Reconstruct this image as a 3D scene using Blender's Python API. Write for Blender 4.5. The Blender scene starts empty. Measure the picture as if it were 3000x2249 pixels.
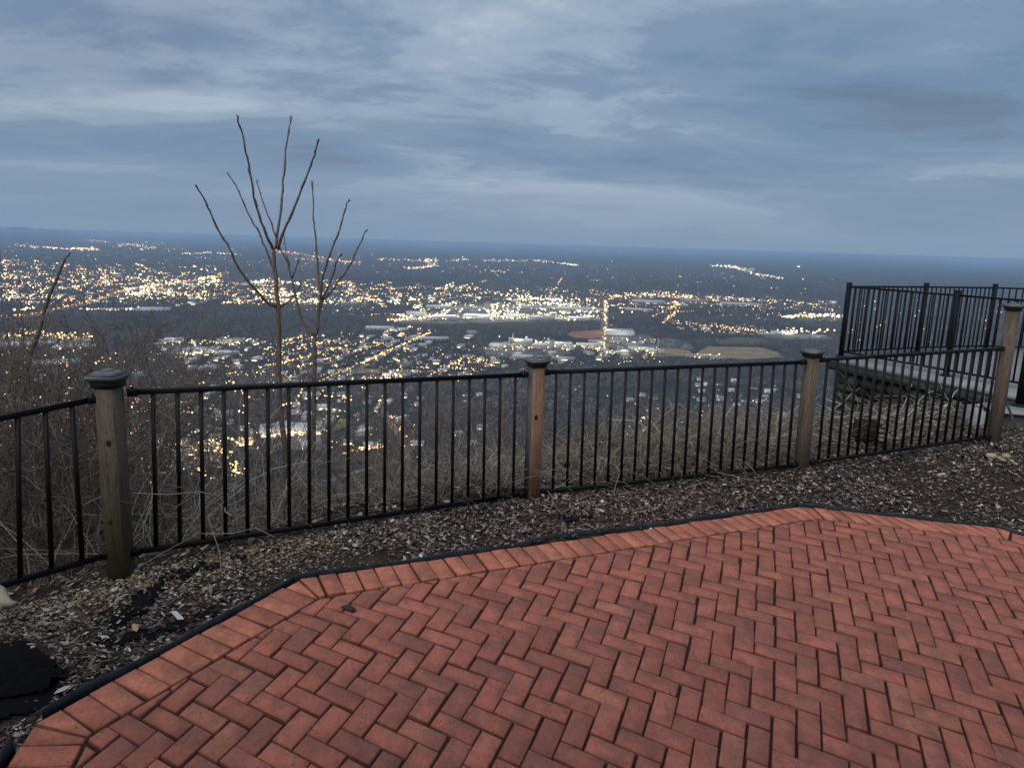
import bpy, math, random
import numpy as np
from mathutils import Vector
random.seed(7)
rng = np.random.default_rng(11)
R = math.radians
scene = bpy.context.scene
COL = scene.collection

# ------------------------------------------------------------------ camera
F = 2080.0
PITCH, ROLL = 0.1950, -0.0306
CAMZ = 2.0
cp, sp = math.cos(PITCH), math.sin(PITCH)
FW = np.array([0, cp, -sp]); UP0 = np.array([0, sp, cp]); RT0 = np.array([1.0, 0, 0])
RT = RT0 * math.cos(ROLL) - UP0 * math.sin(ROLL)
UP = RT0 * math.sin(ROLL) + UP0 * math.cos(ROLL)
CP = np.array([0, 0, CAMZ])
cam = bpy.data.cameras.new("camera"); cam_o = bpy.data.objects.new("camera", cam); COL.objects.link(cam_o)
cam.sensor_width = 36; cam.lens = F / 3000 * 36; cam.clip_start = 0.05; cam.clip_end = 200000
from mathutils import Matrix
cam_o.matrix_world = Matrix(((RT[0], UP[0], -FW[0], 0), (RT[1], UP[1], -FW[1], 0), (RT[2], UP[2], -FW[2], CAMZ), (0, 0, 0, 1)))
scene.camera = cam_o
K = 3000 / 2212

def ray(px, py):            # measured on the photograph, 2212 px wide; forward component 1
    return (px * K - 1500) / F * RT - (py * K - 1124.5) / F * UP + FW
def at_z(px, py, z):
    d = ray(px, py); return CP + d * ((z - CAMZ) / d[2])
def to_px(P):
    d = np.atleast_2d(P) - CP; w = d @ FW; return (1500 + F * (d @ RT) / w) / K, (1124.5 - F * (d @ UP) / w) / K
def pin(pts, x, y):
    ins = np.zeros(len(x), bool); j = len(pts) - 1
    for i in range(len(pts)):
        (xi, yi), (xj, yj) = pts[i], pts[j]; ins ^= ((yi > y) != (yj > y)) & (x < (xj - xi) * (y - yi) / (yj - yi + 1e-9) + xi); j = i
    return ins
def at_w(px, py, w):
    return CP + ray(px, py) * w
def at_y(px, py, y):        # on the vertical plane at world y
    d = ray(px, py); return CP + d * (y / d[1])
def at_plane(px, py, A, B): # on the vertical plane through A and B
    n = np.array([B[1] - A[1], A[0] - B[0], 0]); d = ray(px, py)
    return CP + d * (np.dot(A - CP, n) / np.dot(d, n))

# ------------------------------------------------------------------ helpers
def tag(o, label=None, cat=None, group=None, kind=None):
    if label: o['label'] = label
    if cat: o['category'] = cat
    if group: o['group'] = group
    if kind: o['kind'] = kind
    return o
def empty(name, loc, rz=0, parent=None):
    o = bpy.data.objects.new(name, None); COL.objects.link(o); o.location = [float(v) for v in loc]; o.rotation_euler = (0, 0, rz)
    o.empty_display_size = 0.2
    if parent: o.parent = parent
    return o
def mesh_np(name, V, faces, mat=None, parent=None, col=None, smooth=False, loops=None, attr=None):
    """V (n,3); faces (m,k) int array or list of lists"""
    me = bpy.data.meshes.new(name)
    V = np.asarray(V, dtype=np.float32)
    if isinstance(faces, np.ndarray):
        m, k = faces.shape
        tot = np.full(m, k, dtype=np.int32); li = faces.ravel().astype(np.int32)
    else:
        tot = np.array([len(f) for f in faces], dtype=np.int32); li = np.array([i for f in faces for i in f], dtype=np.int32)
    st = np.concatenate([[0], np.cumsum(tot)[:-1]]).astype(np.int32)
    me.vertices.add(len(V)); me.vertices.foreach_set('co', V.ravel())
    me.loops.add(len(li)); me.loops.foreach_set('vertex_index', li)
    me.polygons.add(len(tot)); me.polygons.foreach_set('loop_start', st); me.polygons.foreach_set('loop_total', tot)
    me.update(calc_edges=True)
    if smooth: me.polygons.foreach_set('use_smooth', np.ones(len(tot), dtype=bool))
    if col is not None:
        a = me.color_attributes.new('col', 'FLOAT_COLOR', 'POINT')
        c = np.asarray(col, dtype=np.float32)
        if c.shape[1] == 3: c = np.concatenate([c, np.ones((len(c), 1), np.float32)], 1)
        a.data.foreach_set('color', c.ravel())
    if mat: me.materials.append(mat)
    me.validate()
    o = bpy.data.objects.new(name, me); COL.objects.link(o)
    if parent: o.parent = parent
    return o

class MB:
    def __init__(s): s.v = []; s.f = []
    def add(s, V, Fc):
        b = len(s.v); s.v += [tuple(float(c) for c in v) for v in V]; s.f += [[b + i for i in f] for f in Fc]
    def frustum(s, cx, cy, z0, z1, w0, d0, w1, d1, ang=0, top=(0, 0)):
        c, n = math.cos(ang), math.sin(ang); P = []
        for (w, d, z, ox, oy) in ((w0, d0, z0, 0, 0), (w1, d1, z1, top[0], top[1])):
            for (a, b) in ((-1, -1), (1, -1), (1, 1), (-1, 1)):
                x, y = a * w / 2, b * d / 2
                P.append((cx + ox + x * c - y * n, cy + oy + x * n + y * c, z))
        s.add(P, [(3, 2, 1, 0), (4, 5, 6, 7), (0, 1, 5, 4), (1, 2, 6, 5), (2, 3, 7, 6), (3, 0, 4, 7)])
    def box(s, cx, cy, z0, z1, w, d, ang=0): s.frustum(cx, cy, z0, z1, w, d, w, d, ang)
    def bar(s, A, B, w, h, bev=0.0):       # bar from A to B, width w horizontally, height h
        A = Vector(A); B = Vector(B); d = (B - A).normalized()
        up = Vector((0, 0, 1)) if abs(d.z) < 0.9 else Vector((0, 1, 0))
        sd = d.cross(up).normalized(); u = sd.cross(d).normalized()
        if bev > 0:
            pts = [(-w/2+bev, -h/2), (w/2-bev, -h/2), (w/2, -h/2+bev), (w/2, h/2-bev), (w/2-bev, h/2), (-w/2+bev, h/2), (-w/2, h/2-bev), (-w/2, -h/2+bev)]
        else:
            pts = [(-w/2, -h/2), (w/2, -h/2), (w/2, h/2), (-w/2, h/2)]
        n = len(pts)
        V = [P + sd * a + u * b for P in (A, B) for (a, b) in pts]
        s.add(V, [tuple(range(n))[::-1], tuple(range(n, 2 * n))] + [(i, (i + 1) % n, n + (i + 1) % n, n + i) for i in range(n)])
    def tube(s, pts, rad, sides=8, cap=True):
        pts = [Vector(p) for p in pts]; b = len(s.v); m = len(pts)
        for i, p in enumerate(pts):
            d = (pts[min(i + 1, m - 1)] - pts[max(i - 1, 0)]).normalized()
            up = Vector((0.13, 0.2, 1)) if abs(d.z) < 0.8 else Vector((1, 0.1, 0))
            a = d.cross(up).normalized(); c = a.cross(d)
            r = rad[i] if hasattr(rad, '__len__') else rad
            for k in range(sides):
                t = 2 * math.pi * k / sides; q = p + a * (math.cos(t) * r) + c * (math.sin(t) * r)
                s.v.append(tuple(q))
        for i in range(m - 1):
            for k in range(sides):
                s.f.append([b + i * sides + k, b + i * sides + (k + 1) % sides, b + (i + 1) * sides + (k + 1) % sides, b + (i + 1) * sides + k])
        if cap:
            s.f.append([b + k for k in range(sides)][::-1]); s.f.append([b + (m - 1) * sides + k for k in range(sides)])
    def build(s, name, mat, parent=None, smooth=False):
        return mesh_np(name, np.array(s.v), s.f, mat, parent, smooth=smooth)

def tubes_np(P, Rr, sides=3):
    """P (n,m,3) polylines, Rr (n,m) radii -> V,F arrays"""
    n, m, _ = P.shape
    T = np.empty_like(P); T[:, 1:-1] = P[:, 2:] - P[:, :-2]; T[:, 0] = P[:, 1] - P[:, 0]; T[:, -1] = P[:, -1] - P[:, -2]
    T /= np.linalg.norm(T, axis=2, keepdims=True) + 1e-9
    ref = np.where(np.abs(T[:, :, 2:3]) < 0.85, np.array([[[0.05, 0.1, 1.0]]]), np.array([[[1.0, 0.1, 0]]]))
    A = np.cross(T, ref); A /= np.linalg.norm(A, axis=2, keepdims=True) + 1e-9
    B = np.cross(A, T)
    th = np.arange(sides) * 2 * np.pi / sides
    V = P[:, :, None, :] + Rr[:, :, None, None] * (np.cos(th)[None, None, :, None] * A[:, :, None, :] + np.sin(th)[None, None, :, None] * B[:, :, None, :])
    idx = np.arange(n * m * sides).reshape(n, m, sides)
    a = idx[:, :-1, :]; b = idx[:, 1:, :]
    Fq = np.stack([a, np.roll(a, -1, 2), np.roll(b, -1, 2), b], -1).reshape(-1, 4)
    return V.reshape(-1, 3), Fq

# ------------------------------------------------------------------ materials
def mat(name, color=(0.5, 0.5, 0.5), rough=0.8, metal=0.0, spec=0.3):
    m = bpy.data.materials.new(name); m.use_nodes = True
    b = m.node_tree.nodes['Principled BSDF']
    b.inputs['Base Color'].default_value = (*color, 1); b.inputs['Roughness'].default_value = rough
    b.inputs['Metallic'].default_value = metal; b.inputs['Specular IOR Level'].default_value = spec
    return m
def nd(m, t, **kw):
    n = m.node_tree.nodes.new(t)
    for k_, v in kw.items(): setattr(n, k_, v)
    return n
def lk(m, a, b): m.node_tree.links.new(a, b)
def noise(m, scale, detail=4, vec=None, rough=0.6, dist=0.0):
    n = nd(m, 'ShaderNodeTexNoise'); n.inputs['Scale'].default_value = scale; n.inputs['Detail'].default_value = detail
    n.inputs['Roughness'].default_value = rough; n.inputs['Distortion'].default_value = dist
    if vec is not None: lk(m, vec, n.inputs['Vector'])
    return n
def ramp(m, fac, stops):
    r = nd(m, 'ShaderNodeValToRGB'); e = r.color_ramp.elements
    while len(e) < len(stops): e.new(0.5)
    for el, (p, c) in zip(e, stops): el.position = p; el.color = (*c, 1) if len(c) == 3 else c
    lk(m, fac, r.inputs['Fac']); return r
def mixc(m, a, b, fac, mode='MIX'):
    n = nd(m, 'ShaderNodeMix', data_type='RGBA', blend_type=mode)
    for s, v in ((n.inputs[0], fac), (n.inputs[6], a), (n.inputs[7], b)):
        if hasattr(v, 'is_output'): lk(m, v, s)
        elif isinstance(v, (int, float)): s.default_value = v
        else: s.default_value = (*v, 1)
    return n.outputs[2]
def bump(m, h, strength=0.3, dist=0.01):
    b = nd(m, 'ShaderNodeBump'); b.inputs['Strength'].default_value = strength; b.inputs['Distance'].default_value = dist
    lk(m, h, b.inputs['Height']); lk(m, b.outputs['Normal'], m.node_tree.nodes['Principled BSDF'].inputs['Normal'])
def coords(m, scale=(1, 1, 1), kind='Object', rot=(0, 0, 0)):
    t = nd(m, 'ShaderNodeTexCoord'); mp = nd(m, 'ShaderNodeMapping'); mp.inputs['Scale'].default_value = scale
    mp.inputs['Rotation'].default_value = rot
    lk(m, t.outputs[kind], mp.inputs['Vector']); return mp.outputs['Vector']
def base(m, out): lk(m, out, m.node_tree.nodes['Principled BSDF'].inputs['Base Color'])
def colmat(name, rough=0.85, spec=0.25, mul=1.0):
    m = mat(name, rough=rough, spec=spec)
    a = nd(m, 'ShaderNodeVertexColor', layer_name='col')
    base(m, a.outputs['Color']); return m

M = {}
# brick
m = M['brick'] = mat('brick', rough=0.88, spec=0.25)
a = nd(m, 'ShaderNodeVertexColor', layer_name='col')
v = coords(m)
n1 = noise(m, 22, 5, v, 0.65); n2 = noise(m, 260, 3, v, 0.7); n3 = noise(m, 2.2, 4, v, 0.6)
c1 = mixc(m, a.outputs['Color'], (0.56, 0.30, 0.21), ramp(m, n1.outputs['Fac'], [(0.5, (0, 0, 0)), (0.8, (0.28, 0.28, 0.28))]).outputs['Color'])
c2 = mixc(m, c1, (0.10, 0.045, 0.04), ramp(m, n2.outputs['Fac'], [(0.30, (0.7,) * 3), (0.43, (0, 0, 0))]).outputs['Color'])
vo = nd(m, 'ShaderNodeTexVoronoi'); vo.inputs['Scale'].default_value = 38; lk(m, v, vo.inputs['Vector'])
np_ = noise(m, 9, 2, v, .5); pm_ = mixc(m, ramp(m, vo.outputs['Distance'], [(0.0, (0.85,) * 3), (0.12, (0.85,) * 3), (0.17, (0, 0, 0))]).outputs['Color'], ramp(m, np_.outputs['Fac'], [(.5, (0, 0, 0)), (.58, (1, 1, 1))]).outputs['Color'], 1.0, 'MULTIPLY')
c3 = mixc(m, c2, (0.06, 0.02, 0.016), pm_)
c4 = mixc(m, c3, (0.17, 0.085, 0.07), ramp(m, noise(m, 7.5, 7, v, .72).outputs['Fac'], [(0.40, (0.55,) * 3), (0.60, (0, 0, 0))]).outputs['Color'])
vc = coords(m, (7, 1.5, 1), rot=(0, 0, 0.3)); nc = noise(m, 3.5, 6, vc, 0.75, 1.5)
c5 = mixc(m, c4, (0.07, 0.03, 0.028), ramp(m, nc.outputs['Fac'], [(0.487, (0, 0, 0)), (0.497, (0.6,) * 3), (0.503, (0.6,) * 3), (0.513, (0, 0, 0))]).outputs['Color'])
base(m, c5)
hb = mixc(m, n2.outputs['Fac'], n1.outputs['Fac'], 0.5); bump(m, hb, 0.5, 0.004)
# sand under the bricks
m = M['sand'] = mat('joint_sand', rough=0.95); v = coords(m); n = noise(m, 60, 5, v)
base(m, ramp(m, n.outputs['Fac'], [(0.3, (0.015, 0.008, 0.006)), (0.7, (0.07, 0.035, 0.026))]).outputs['Color'])
# soil
m = M['soil'] = mat('soil', rough=0.95, spec=0.1); v = coords(m); n = noise(m, 5, 8, v, 0.7); n2 = noise(m, 70, 4, v, 0.7)
cs = ramp(m, n.outputs['Fac'], [(0.3, (0.018, 0.014, 0.011)), (0.55, (0.045, 0.034, 0.026)), (0.75, (0.075, 0.055, 0.04))]).outputs['Color']
base(m, mixc(m, cs, (0.14, 0.11, 0.09), ramp(m, n2.outputs['Fac'], [(0.52, (0, 0, 0)), (0.7, (0.6,) * 3)]).outputs['Color'])); bump(m, n2.outputs['Fac'], 0.8, 0.02)
M['chip'] = colmat('mulch_chip', 0.8, 0.3)
M['pebble'] = colmat('pebble', 0.6, 0.4)
# metals & plastics
m = M['rail'] = mat('black_powder_coat', (0.005, 0.0055, 0.006), 0.55, 0.0, 0.22)
v = coords(m); n = noise(m, 180, 3, v); bump(m, n.outputs['Fac'], 0.15, 0.002)
base(m, ramp(m, noise(m, 9, 5, v).outputs['Fac'], [(0.35, (0.003, 0.0033, 0.0045)), (0.75, (0.009, 0.009, 0.010))]).outputs['Color'])
m = M['plastic'] = mat('black_plastic_edging', (0.02, 0.026, 0.03), 0.5, 0, 0.4)
v = coords(m); n = noise(m, 14, 6, v, 0.7)
base(m, ramp(m, n.outputs['Fac'], [(0.35, (0.013, 0.018, 0.022)), (0.62, (0.032, 0.042, 0.05)), (0.78, (0.09, 0.09, 0.085))]).outputs['Color'])
m = M['heap'] = mat('black_fabric_heap', (0.006, 0.006, 0.007), 0.95, 0, 0.1)
m = M['fabric'] = mat('landscape_fabric', (0.012, 0.012, 0.013), 0.9, 0, 0.15)
v = coords(m); n = noise(m, 25, 6, v, 0.7)
base(m, ramp(m, n.outputs['Fac'], [(0.35, (0.006, 0.006, 0.007)), (0.7, (0.035, 0.033, 0.03))]).outputs['Color']); bump(m, n.outputs['Fac'], 0.6, 0.02)
def wood(name, dark, light, moss=None, seed=0.0, rough=0.8):
    m = mat(name, rough=rough, spec=0.2)
    v = coords(m, (1, 1, 0.045)); n = noise(m, 95, 5, v, 0.6, 0.6)
    vv = coords(m, (1, 1, 0.16)); w = noise(m, 20 + seed, 3, vv, 0.5, 2.2)
    st = ramp(m, w.outputs['Fac'], [(0.38, (0, 0, 0)), (0.45, (1, 1, 1)), (0.5, (0.1, 0.1, 0.1)), (0.57, (1, 1, 1)), (0.64, (0.2,) * 3)])
    f = mixc(m, n.outputs['Fac'], st.outputs['Color'], 0.42)
    c = mixc(m, dark, light, f)
    if moss:
        t = nd(m, 'ShaderNodeTexCoord'); s = nd(m, 'ShaderNodeSeparateXYZ'); lk(m, t.outputs['Object'], s.inputs[0])
        r = ramp(m, s.outputs['Z'], [(0.1, (0.75,) * 3), (0.55, (0, 0, 0))])
        c = mixc(m, c, moss, r.outputs['Color'])
    vk = coords(m); crk = noise(m, 140, 2, coords(m, (1, 1, 0.02)), 0.5)
    c = mixc(m, c, tuple(x * 0.25 for x in dark), ramp(m, crk.outputs['Fac'], [(0.60, (0, 0, 0)), (0.68, (0.8,) * 3)]).outputs['Color'])
    base(m, c); bump(m, f, 0.35, 0.004); return m
M['wood_grey'] = wood('weathered_grey_wood', (0.045, 0.034, 0.025), (0.155, 0.125, 0.098), (0.085, 0.085, 0.032))
M['wood_red'] = wood('reddish_cedar_wood', (0.115, 0.058, 0.034), (0.36, 0.215, 0.14), None, 3.0)
M['wood_side'] = wood('silvered_side_wood', (0.06, 0.058, 0.055), (0.16, 0.155, 0.15), None, 5.0)
M['wood_olive'] = wood('weathered_brown_wood', (0.06, 0.047, 0.036), (0.18, 0.145, 0.105), None, 2.0)
M['knot'] = mat('wood_knot', (0.03, 0.015, 0.01), 0.7)
m = M['cap'] = mat('weathered_cap', (0.10, 0.11, 0.12), 0.65, 0, 0.35)
v = coords(m); n = noise(m, 18, 6, v, 0.7); base(m, ramp(m, n.outputs['Fac'], [(0.35, (0.075, 0.082, 0.09)), (0.65, (0.15, 0.165, 0.18)), (0.8, (0.24, 0.24, 0.225))]).outputs['Color'])
M['cap_trim'] = mat('cap_moulding', (0.075, 0.08, 0.055), 0.75)
M['cap_dark'] = mat('cap_collar', (0.018, 0.016, 0.014), 0.8)
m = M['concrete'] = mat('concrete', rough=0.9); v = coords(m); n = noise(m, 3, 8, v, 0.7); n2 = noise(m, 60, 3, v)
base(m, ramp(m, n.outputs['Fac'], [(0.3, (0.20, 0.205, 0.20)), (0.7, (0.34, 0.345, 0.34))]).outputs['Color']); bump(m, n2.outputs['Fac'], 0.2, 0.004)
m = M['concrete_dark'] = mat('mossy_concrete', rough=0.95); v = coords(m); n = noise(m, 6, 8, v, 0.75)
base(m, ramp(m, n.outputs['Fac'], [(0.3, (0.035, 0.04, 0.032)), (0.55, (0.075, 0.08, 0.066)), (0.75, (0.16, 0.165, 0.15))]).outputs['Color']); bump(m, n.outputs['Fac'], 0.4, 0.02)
m = M['rock'] = colmat('rubble_stone', 0.95, 0.2); v = coords(m); n = noise(m, 14, 8, v, 0.75); bump(m, n.outputs['Fac'], 0.8, 0.03)
M['bark'] = mat('sapling_bark', (0.12, 0.09, 0.07), 0.9); m = M['bark']; v = coords(m, (1, 1, 0.35)); n = noise(m, 55, 5, v, 0.7)
base(m, ramp(m, n.outputs['Fac'], [(0.35, (0.045, 0.033, 0.027)), (0.55, (0.12, 0.093, 0.072)), (0.72, (0.22, 0.19, 0.15))]).outputs['Color']); bump(m, n.outputs['Fac'], 0.6, 0.004)
M['twig'] = colmat('twigs', 0.9, 0.15)
M['cane'] = colmat('dry_canes', 0.8, 0.25)
M['tan'] = mat('tan_cane', (0.20, 0.15, 0.105), 0.85)
M['bone'] = mat('bleached_wood', (0.42, 0.36, 0.27), 0.75)
M['trash'] = mat('white_plastic_scrap', (0.6, 0.62, 0.64), 0.5)
M['leaf'] = mat('dead_leaf', (0.05, 0.035, 0.03), 0.8)

# ------------------------------------------------------------------ brick patio
def patz(x, y): return -0.08 * x + 0.06 * y
def patio_pt(px, py):
    d = ray(px, py); t = -2.0 / (d[2] + 0.08 * d[0] - 0.06 * d[1]); return (d * t)[:2]
QC = np.array([[-0.3999, 2.6875], [0.9051, -0.3670], [0.2916, 0.8777], [-0.0183, -0.0209], [0.0721, 0.0906], [-0.0154, -0.0072]])
def lat0(u, v):
    u_, v_ = u / 10, v / 10; return np.array([1, u_, v_, u_ * u_, u_ * v_, v_ * v_]) @ QC
def lat(u, v):
    uc, vc = max(-12, min(30, u)), max(-14, min(29, v)); q = lat0(uc, vc)
    if u != uc: q = q + (lat0(uc + 1, vc) - q) * (u - uc)
    if v != vc: q = q + (lat0(uc, vc + 1) - lat0(uc, vc)) * (v - vc)
    return q
out_px = [(12, 1658), (33, 1580), (107, 1546), (643, 1249), (1728, 1093), (2150, 1138)]
OUT = [patio_pt(*p) for p in out_px]
OUT[1] = OUT[1] * 0.5 + OUT[2] * 0.5
OUTL = [OUT[1] + (OUT[0] - OUT[1]) * 9.0, OUT[1], OUT[3], OUT[4], OUT[5], OUT[5] + (patio_pt(2212, 1157) - OUT[5]) * 16]
OUTL = [np.array(p) for p in OUTL]
def offset(poly, d):
    n = []
    for i in range(len(poly) - 1):
        t = poly[i + 1] - poly[i]; t = t / np.linalg.norm(t); n.append((np.array([t[1], -t[0]]), t))
    res = [poly[0] + n[0][0] * d]
    for i in range(1, len(poly) - 1):
        a, b = n[i - 1][0], n[i][0]; h = (a + b) / np.linalg.norm(a + b); res.append(poly[i] + h * d / np.dot(h, a))
    res.append(poly[-1] + n[-1][0] * d); return res
INL = offset(OUTL, 0.205)
bb = [np.array([7.5, -2.0]), np.array([-2.2, -2.0])]
def inside_ok(p, A, B): # to the right of A->B
    return (B[0] - A[0]) * (p[1] - A[1]) - (B[1] - A[1]) * (p[0] - A[0]) <= 0
def clip(poly, A, B):
    res = []
    for i in range(len(poly)):
        p, q = poly[i], poly[(i + 1) % len(poly)]; ip, iq = inside_ok(p, A, B), inside_ok(q, A, B)
        if ip: res.append(p)
        if ip != iq:
            n = np.array([B[1] - A[1], A[0] - B[0]]); t = np.dot(A - p, n) / np.dot(q - p, n); res.append(p + (q - p) * t)
    return res
def shrink(poly, g):
    """inset a convex CW/CCW polygon"""
    n = len(poly); area = sum(poly[i][0] * poly[(i + 1) % n][1] - poly[(i + 1) % n][0] * poly[i][1] for i in range(n)) / 2
    if abs(area) < 0.0004: return None
    if area > 0: poly = poly[::-1]
    res = poly
    for i in range(n):
        A, B = poly[i], poly[(i + 1) % n]; t = B - A; L = np.linalg.norm(t)
        if L < 1e-4: continue
        t = t / L; nn = np.array([t[1], -t[0]]); res = clip(res, A + nn * g, B + nn * g)
        if len(res) < 3: return None
    return res
bv, bf, bc = [], [], []
def brick(poly, tone=None, jit=0.0015):
    p0 = shrink(poly, 0.0030 + abs(random.gauss(0, 0.0018)))
    if not p0: return
    cx = sum(p[0] for p in p0) / len(p0); cy = sum(p[1] for p in p0) / len(p0); cc_ = np.array([cx, cy])
    p1 = [cc_ + (p - cc_) * max(.3, 1 - 0.0052 / (np.linalg.norm(p - cc_) + 1e-6)) for p in p0]
    dz = random.gauss(0, jit * 1.3); tx, ty = random.gauss(0, 0.008), random.gauss(0, 0.008)
    b = len(bv); n = len(p0); c = tone
    if c is None:
        r = random.random()
        pal = ((0.52, 0.172, 0.116), (0.475, 0.155, 0.106), (0.55, 0.205, 0.13), (0.40, 0.14, 0.105), (0.50, 0.165, 0.113))
        c = pal[0] if r < .42 else pal[1] if r < .72 else pal[2] if r < .79 else pal[3] if r < .87 else pal[4]
        f = random.uniform(0.88, 1.10); c = tuple(x * f for x in c)
    low_tone = tuple(x * .16 for x in c)  # brick colour darkened down the sides so the joints read dark
    for P, z, cv in ((p1, 0.0, c), (p0, -0.005, tuple(x * .5 for x in c)), (p0, -0.05, low_tone)):
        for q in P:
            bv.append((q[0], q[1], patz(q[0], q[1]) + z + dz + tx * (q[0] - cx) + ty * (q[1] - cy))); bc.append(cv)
    bf.append([b + i for i in range(n)][::-1])
    for l in range(2):
        for i in range(n):
            j = (i + 1) % n; bf.append([b + l * n + j, b + l * n + i, b + (l + 1) * n + i, b + (l + 1) * n + j][::-1])
segs = [(INL[i], INL[i + 1]) for i in range(len(INL) - 1)]
for kk in range(-50, 60):
    for mm in range(-22, 23):
        for (u0, v0, w_, h_) in ((kk + 2 * mm, kk - 2 * mm, 2, 1), (kk + 2 * mm + 2, kk - 2 * mm - 1, 1, 2)):
            if not (-22 <= u0 <= 60 and -34 <= v0 <= 50): continue
            poly = [lat(u0, v0), lat(u0 + w_, v0), lat(u0 + w_, v0 + h_), lat(u0, v0 + h_)]
            cx = sum(p[0] for p in poly) / 4; cy = sum(p[1] for p in poly) / 4
            if cy < -0.6 or cx > 7.4: continue
            j = np.array([random.gauss(0, 0.002), random.gauss(0, 0.002)]); an = random.gauss(0, 0.012); ctr = np.array([cx, cy])
            rot = np.array([[math.cos(an), -math.sin(an)], [math.sin(an), math.cos(an)]])
            poly = [ctr + rot @ (p - ctr) + j for p in poly]
            for A, B in segs:
                poly = clip(poly, A, B)
                if len(poly) < 3: break
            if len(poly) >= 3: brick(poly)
# soldier course along the border
for i in range(len(OUTL) - 1):
    A, B, a, b_ = OUTL[i], OUTL[i + 1], INL[i], INL[i + 1]
    L = np.linalg.norm(B - A); n = max(1, int(round(L / 0.1)))
    t = (B - A) / L; nn = np.array([t[1], -t[0]]); sk = [0.0, 0.025, 0.0, 0.10, 0.06][i]
    for q in range(-3, n + 2):
        s0, s1 = q / n * L, (q + 1) / n * L
        skv = sk * min(1, max(0, q) / 7) + random.gauss(0, 0.004); o_ = random.gauss(0, 0.003)
        poly = [A + t * s0 + nn * o_, A + t * s1 + nn * o_, A + t * (s1 + skv) + nn * 0.2, A + t * (s0 + skv) + nn * 0.2]
        # mitre with the corner lines
        if i > 0: poly = clip(poly, a, A)
        if len(poly) >= 3 and i < len(OUTL) - 2: poly = clip(poly, B, b_)
        if len(poly) >= 3 and q in (-1, n): pass
        if len(poly) >= 3:
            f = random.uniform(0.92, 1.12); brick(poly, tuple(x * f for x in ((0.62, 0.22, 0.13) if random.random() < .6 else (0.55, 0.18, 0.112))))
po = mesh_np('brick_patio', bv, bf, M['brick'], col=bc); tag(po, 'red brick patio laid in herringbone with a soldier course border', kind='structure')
pv = [OUTL[0], OUTL[1], OUTL[2], OUTL[3], OUTL[4], OUTL[5], np.array([8.5, -0.9]), np.array([-2.6, -0.9])]
bed = mesh_np('patio_bed', [(p[0], p[1], patz(p[0], p[1]) - 0.014) for p in pv], [list(range(len(pv)))[::-1]], M['sand']); tag(bed, 'dark sand bed in the joints under the patio bricks', kind='structure')
# rest of the patio behind the viewer
bk = mesh_np('rear_patio', [(-2.6, -0.9, patz(-2.6, -0.9) - 0.012), (8.5, -0.9, patz(8.5, -0.9) - 0.012), (8.5, -8, patz(8.5, -0.9) - 0.012), (-2.6, -8, patz(-2.6, -.9) - 0.012)], [[3, 2, 1, 0]], M['sand']); tag(bk, 'paving continuing behind the viewer', kind='structure')

# ------------------------------------------------------------------ fence line geometry
PB = [None, at_w(262, 1243, 3.80), at_w(1148, 1072, 5.07), at_w(1731, 1007, 5.90), at_w(2145, 955, 6.85)]
PB[0] = PB[1] + np.array([-2.05, -1.32, -0.02])
PTOPPX = [None, (235, 820), (1160, 788), (1753, 768), (2188, 668)]
FL = [p.copy() for p in PB]
# ground surface -----------------------------------------------------
ctrl = []
for p in FL: ctrl.append((p[0], p[1], p[2]))
for p, dz in zip(OUTL, (-0.05, -0.09, -0.05, -0.02, -0.015, -0.01)):
    ctrl.append((p[0], p[1], patz(*p) + dz))
for i in range(1, len(OUTL) - 1):
    for f in (0.25, 0.5, 0.75):
        p = OUTL[i] * (1 - f) + OUTL[i + 1] * f
        if np.hypot(*p) < 14: ctrl.append((p[0], p[1], patz(*p) - (0.06 if i < 2 else 0.015)))
ctrl[0] = (FL[0][0], FL[0][1], FL[0][2])
ctrl += [(7.6, 7.4, 0.25), (10, 8, 0.3), (12, 3, -0.3), (-4.5, 0, -0.15), (-4, 3, -0.3)]
for dz, off in ((0.0, 0.5),):
    for i in (1, 2, 3, 4):
        j = min(i, 3); t = FL[j + 1] - FL[j]; nn = np.array([-t[1], t[0]]) / np.hypot(t[0], t[1])
        ctrl.append((FL[i][0] + nn[0] * off, FL[i][1] + nn[1] * off, FL[i][2] - 0.03))
ctrl = np.array([c for c in ctrl if np.hypot(c[0], c[1]) < 16])
def kern(r): return r
Dm = np.linalg.norm(ctrl[:, None, :2] - ctrl[None, :, :2], axis=2)
nC = len(ctrl); Am = np.zeros((nC + 3, nC + 3)); Am[:nC, :nC] = kern(Dm) - np.eye(nC) * 0.02; Am[:nC, nC] = 1; Am[:nC, nC + 1:] = ctrl[:, :2]; Am[nC:, :nC] = Am[:nC, nC:].T
Wr = np.linalg.solve(Am, np.concatenate([ctrl[:, 2], [0, 0, 0]]))
def rbf(X):
    d = np.linalg.norm(X[:, None, :] - ctrl[None, :, :2], axis=2); return kern(d) @ Wr[:nC] + Wr[nC] + X @ Wr[nC + 1:]
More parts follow.
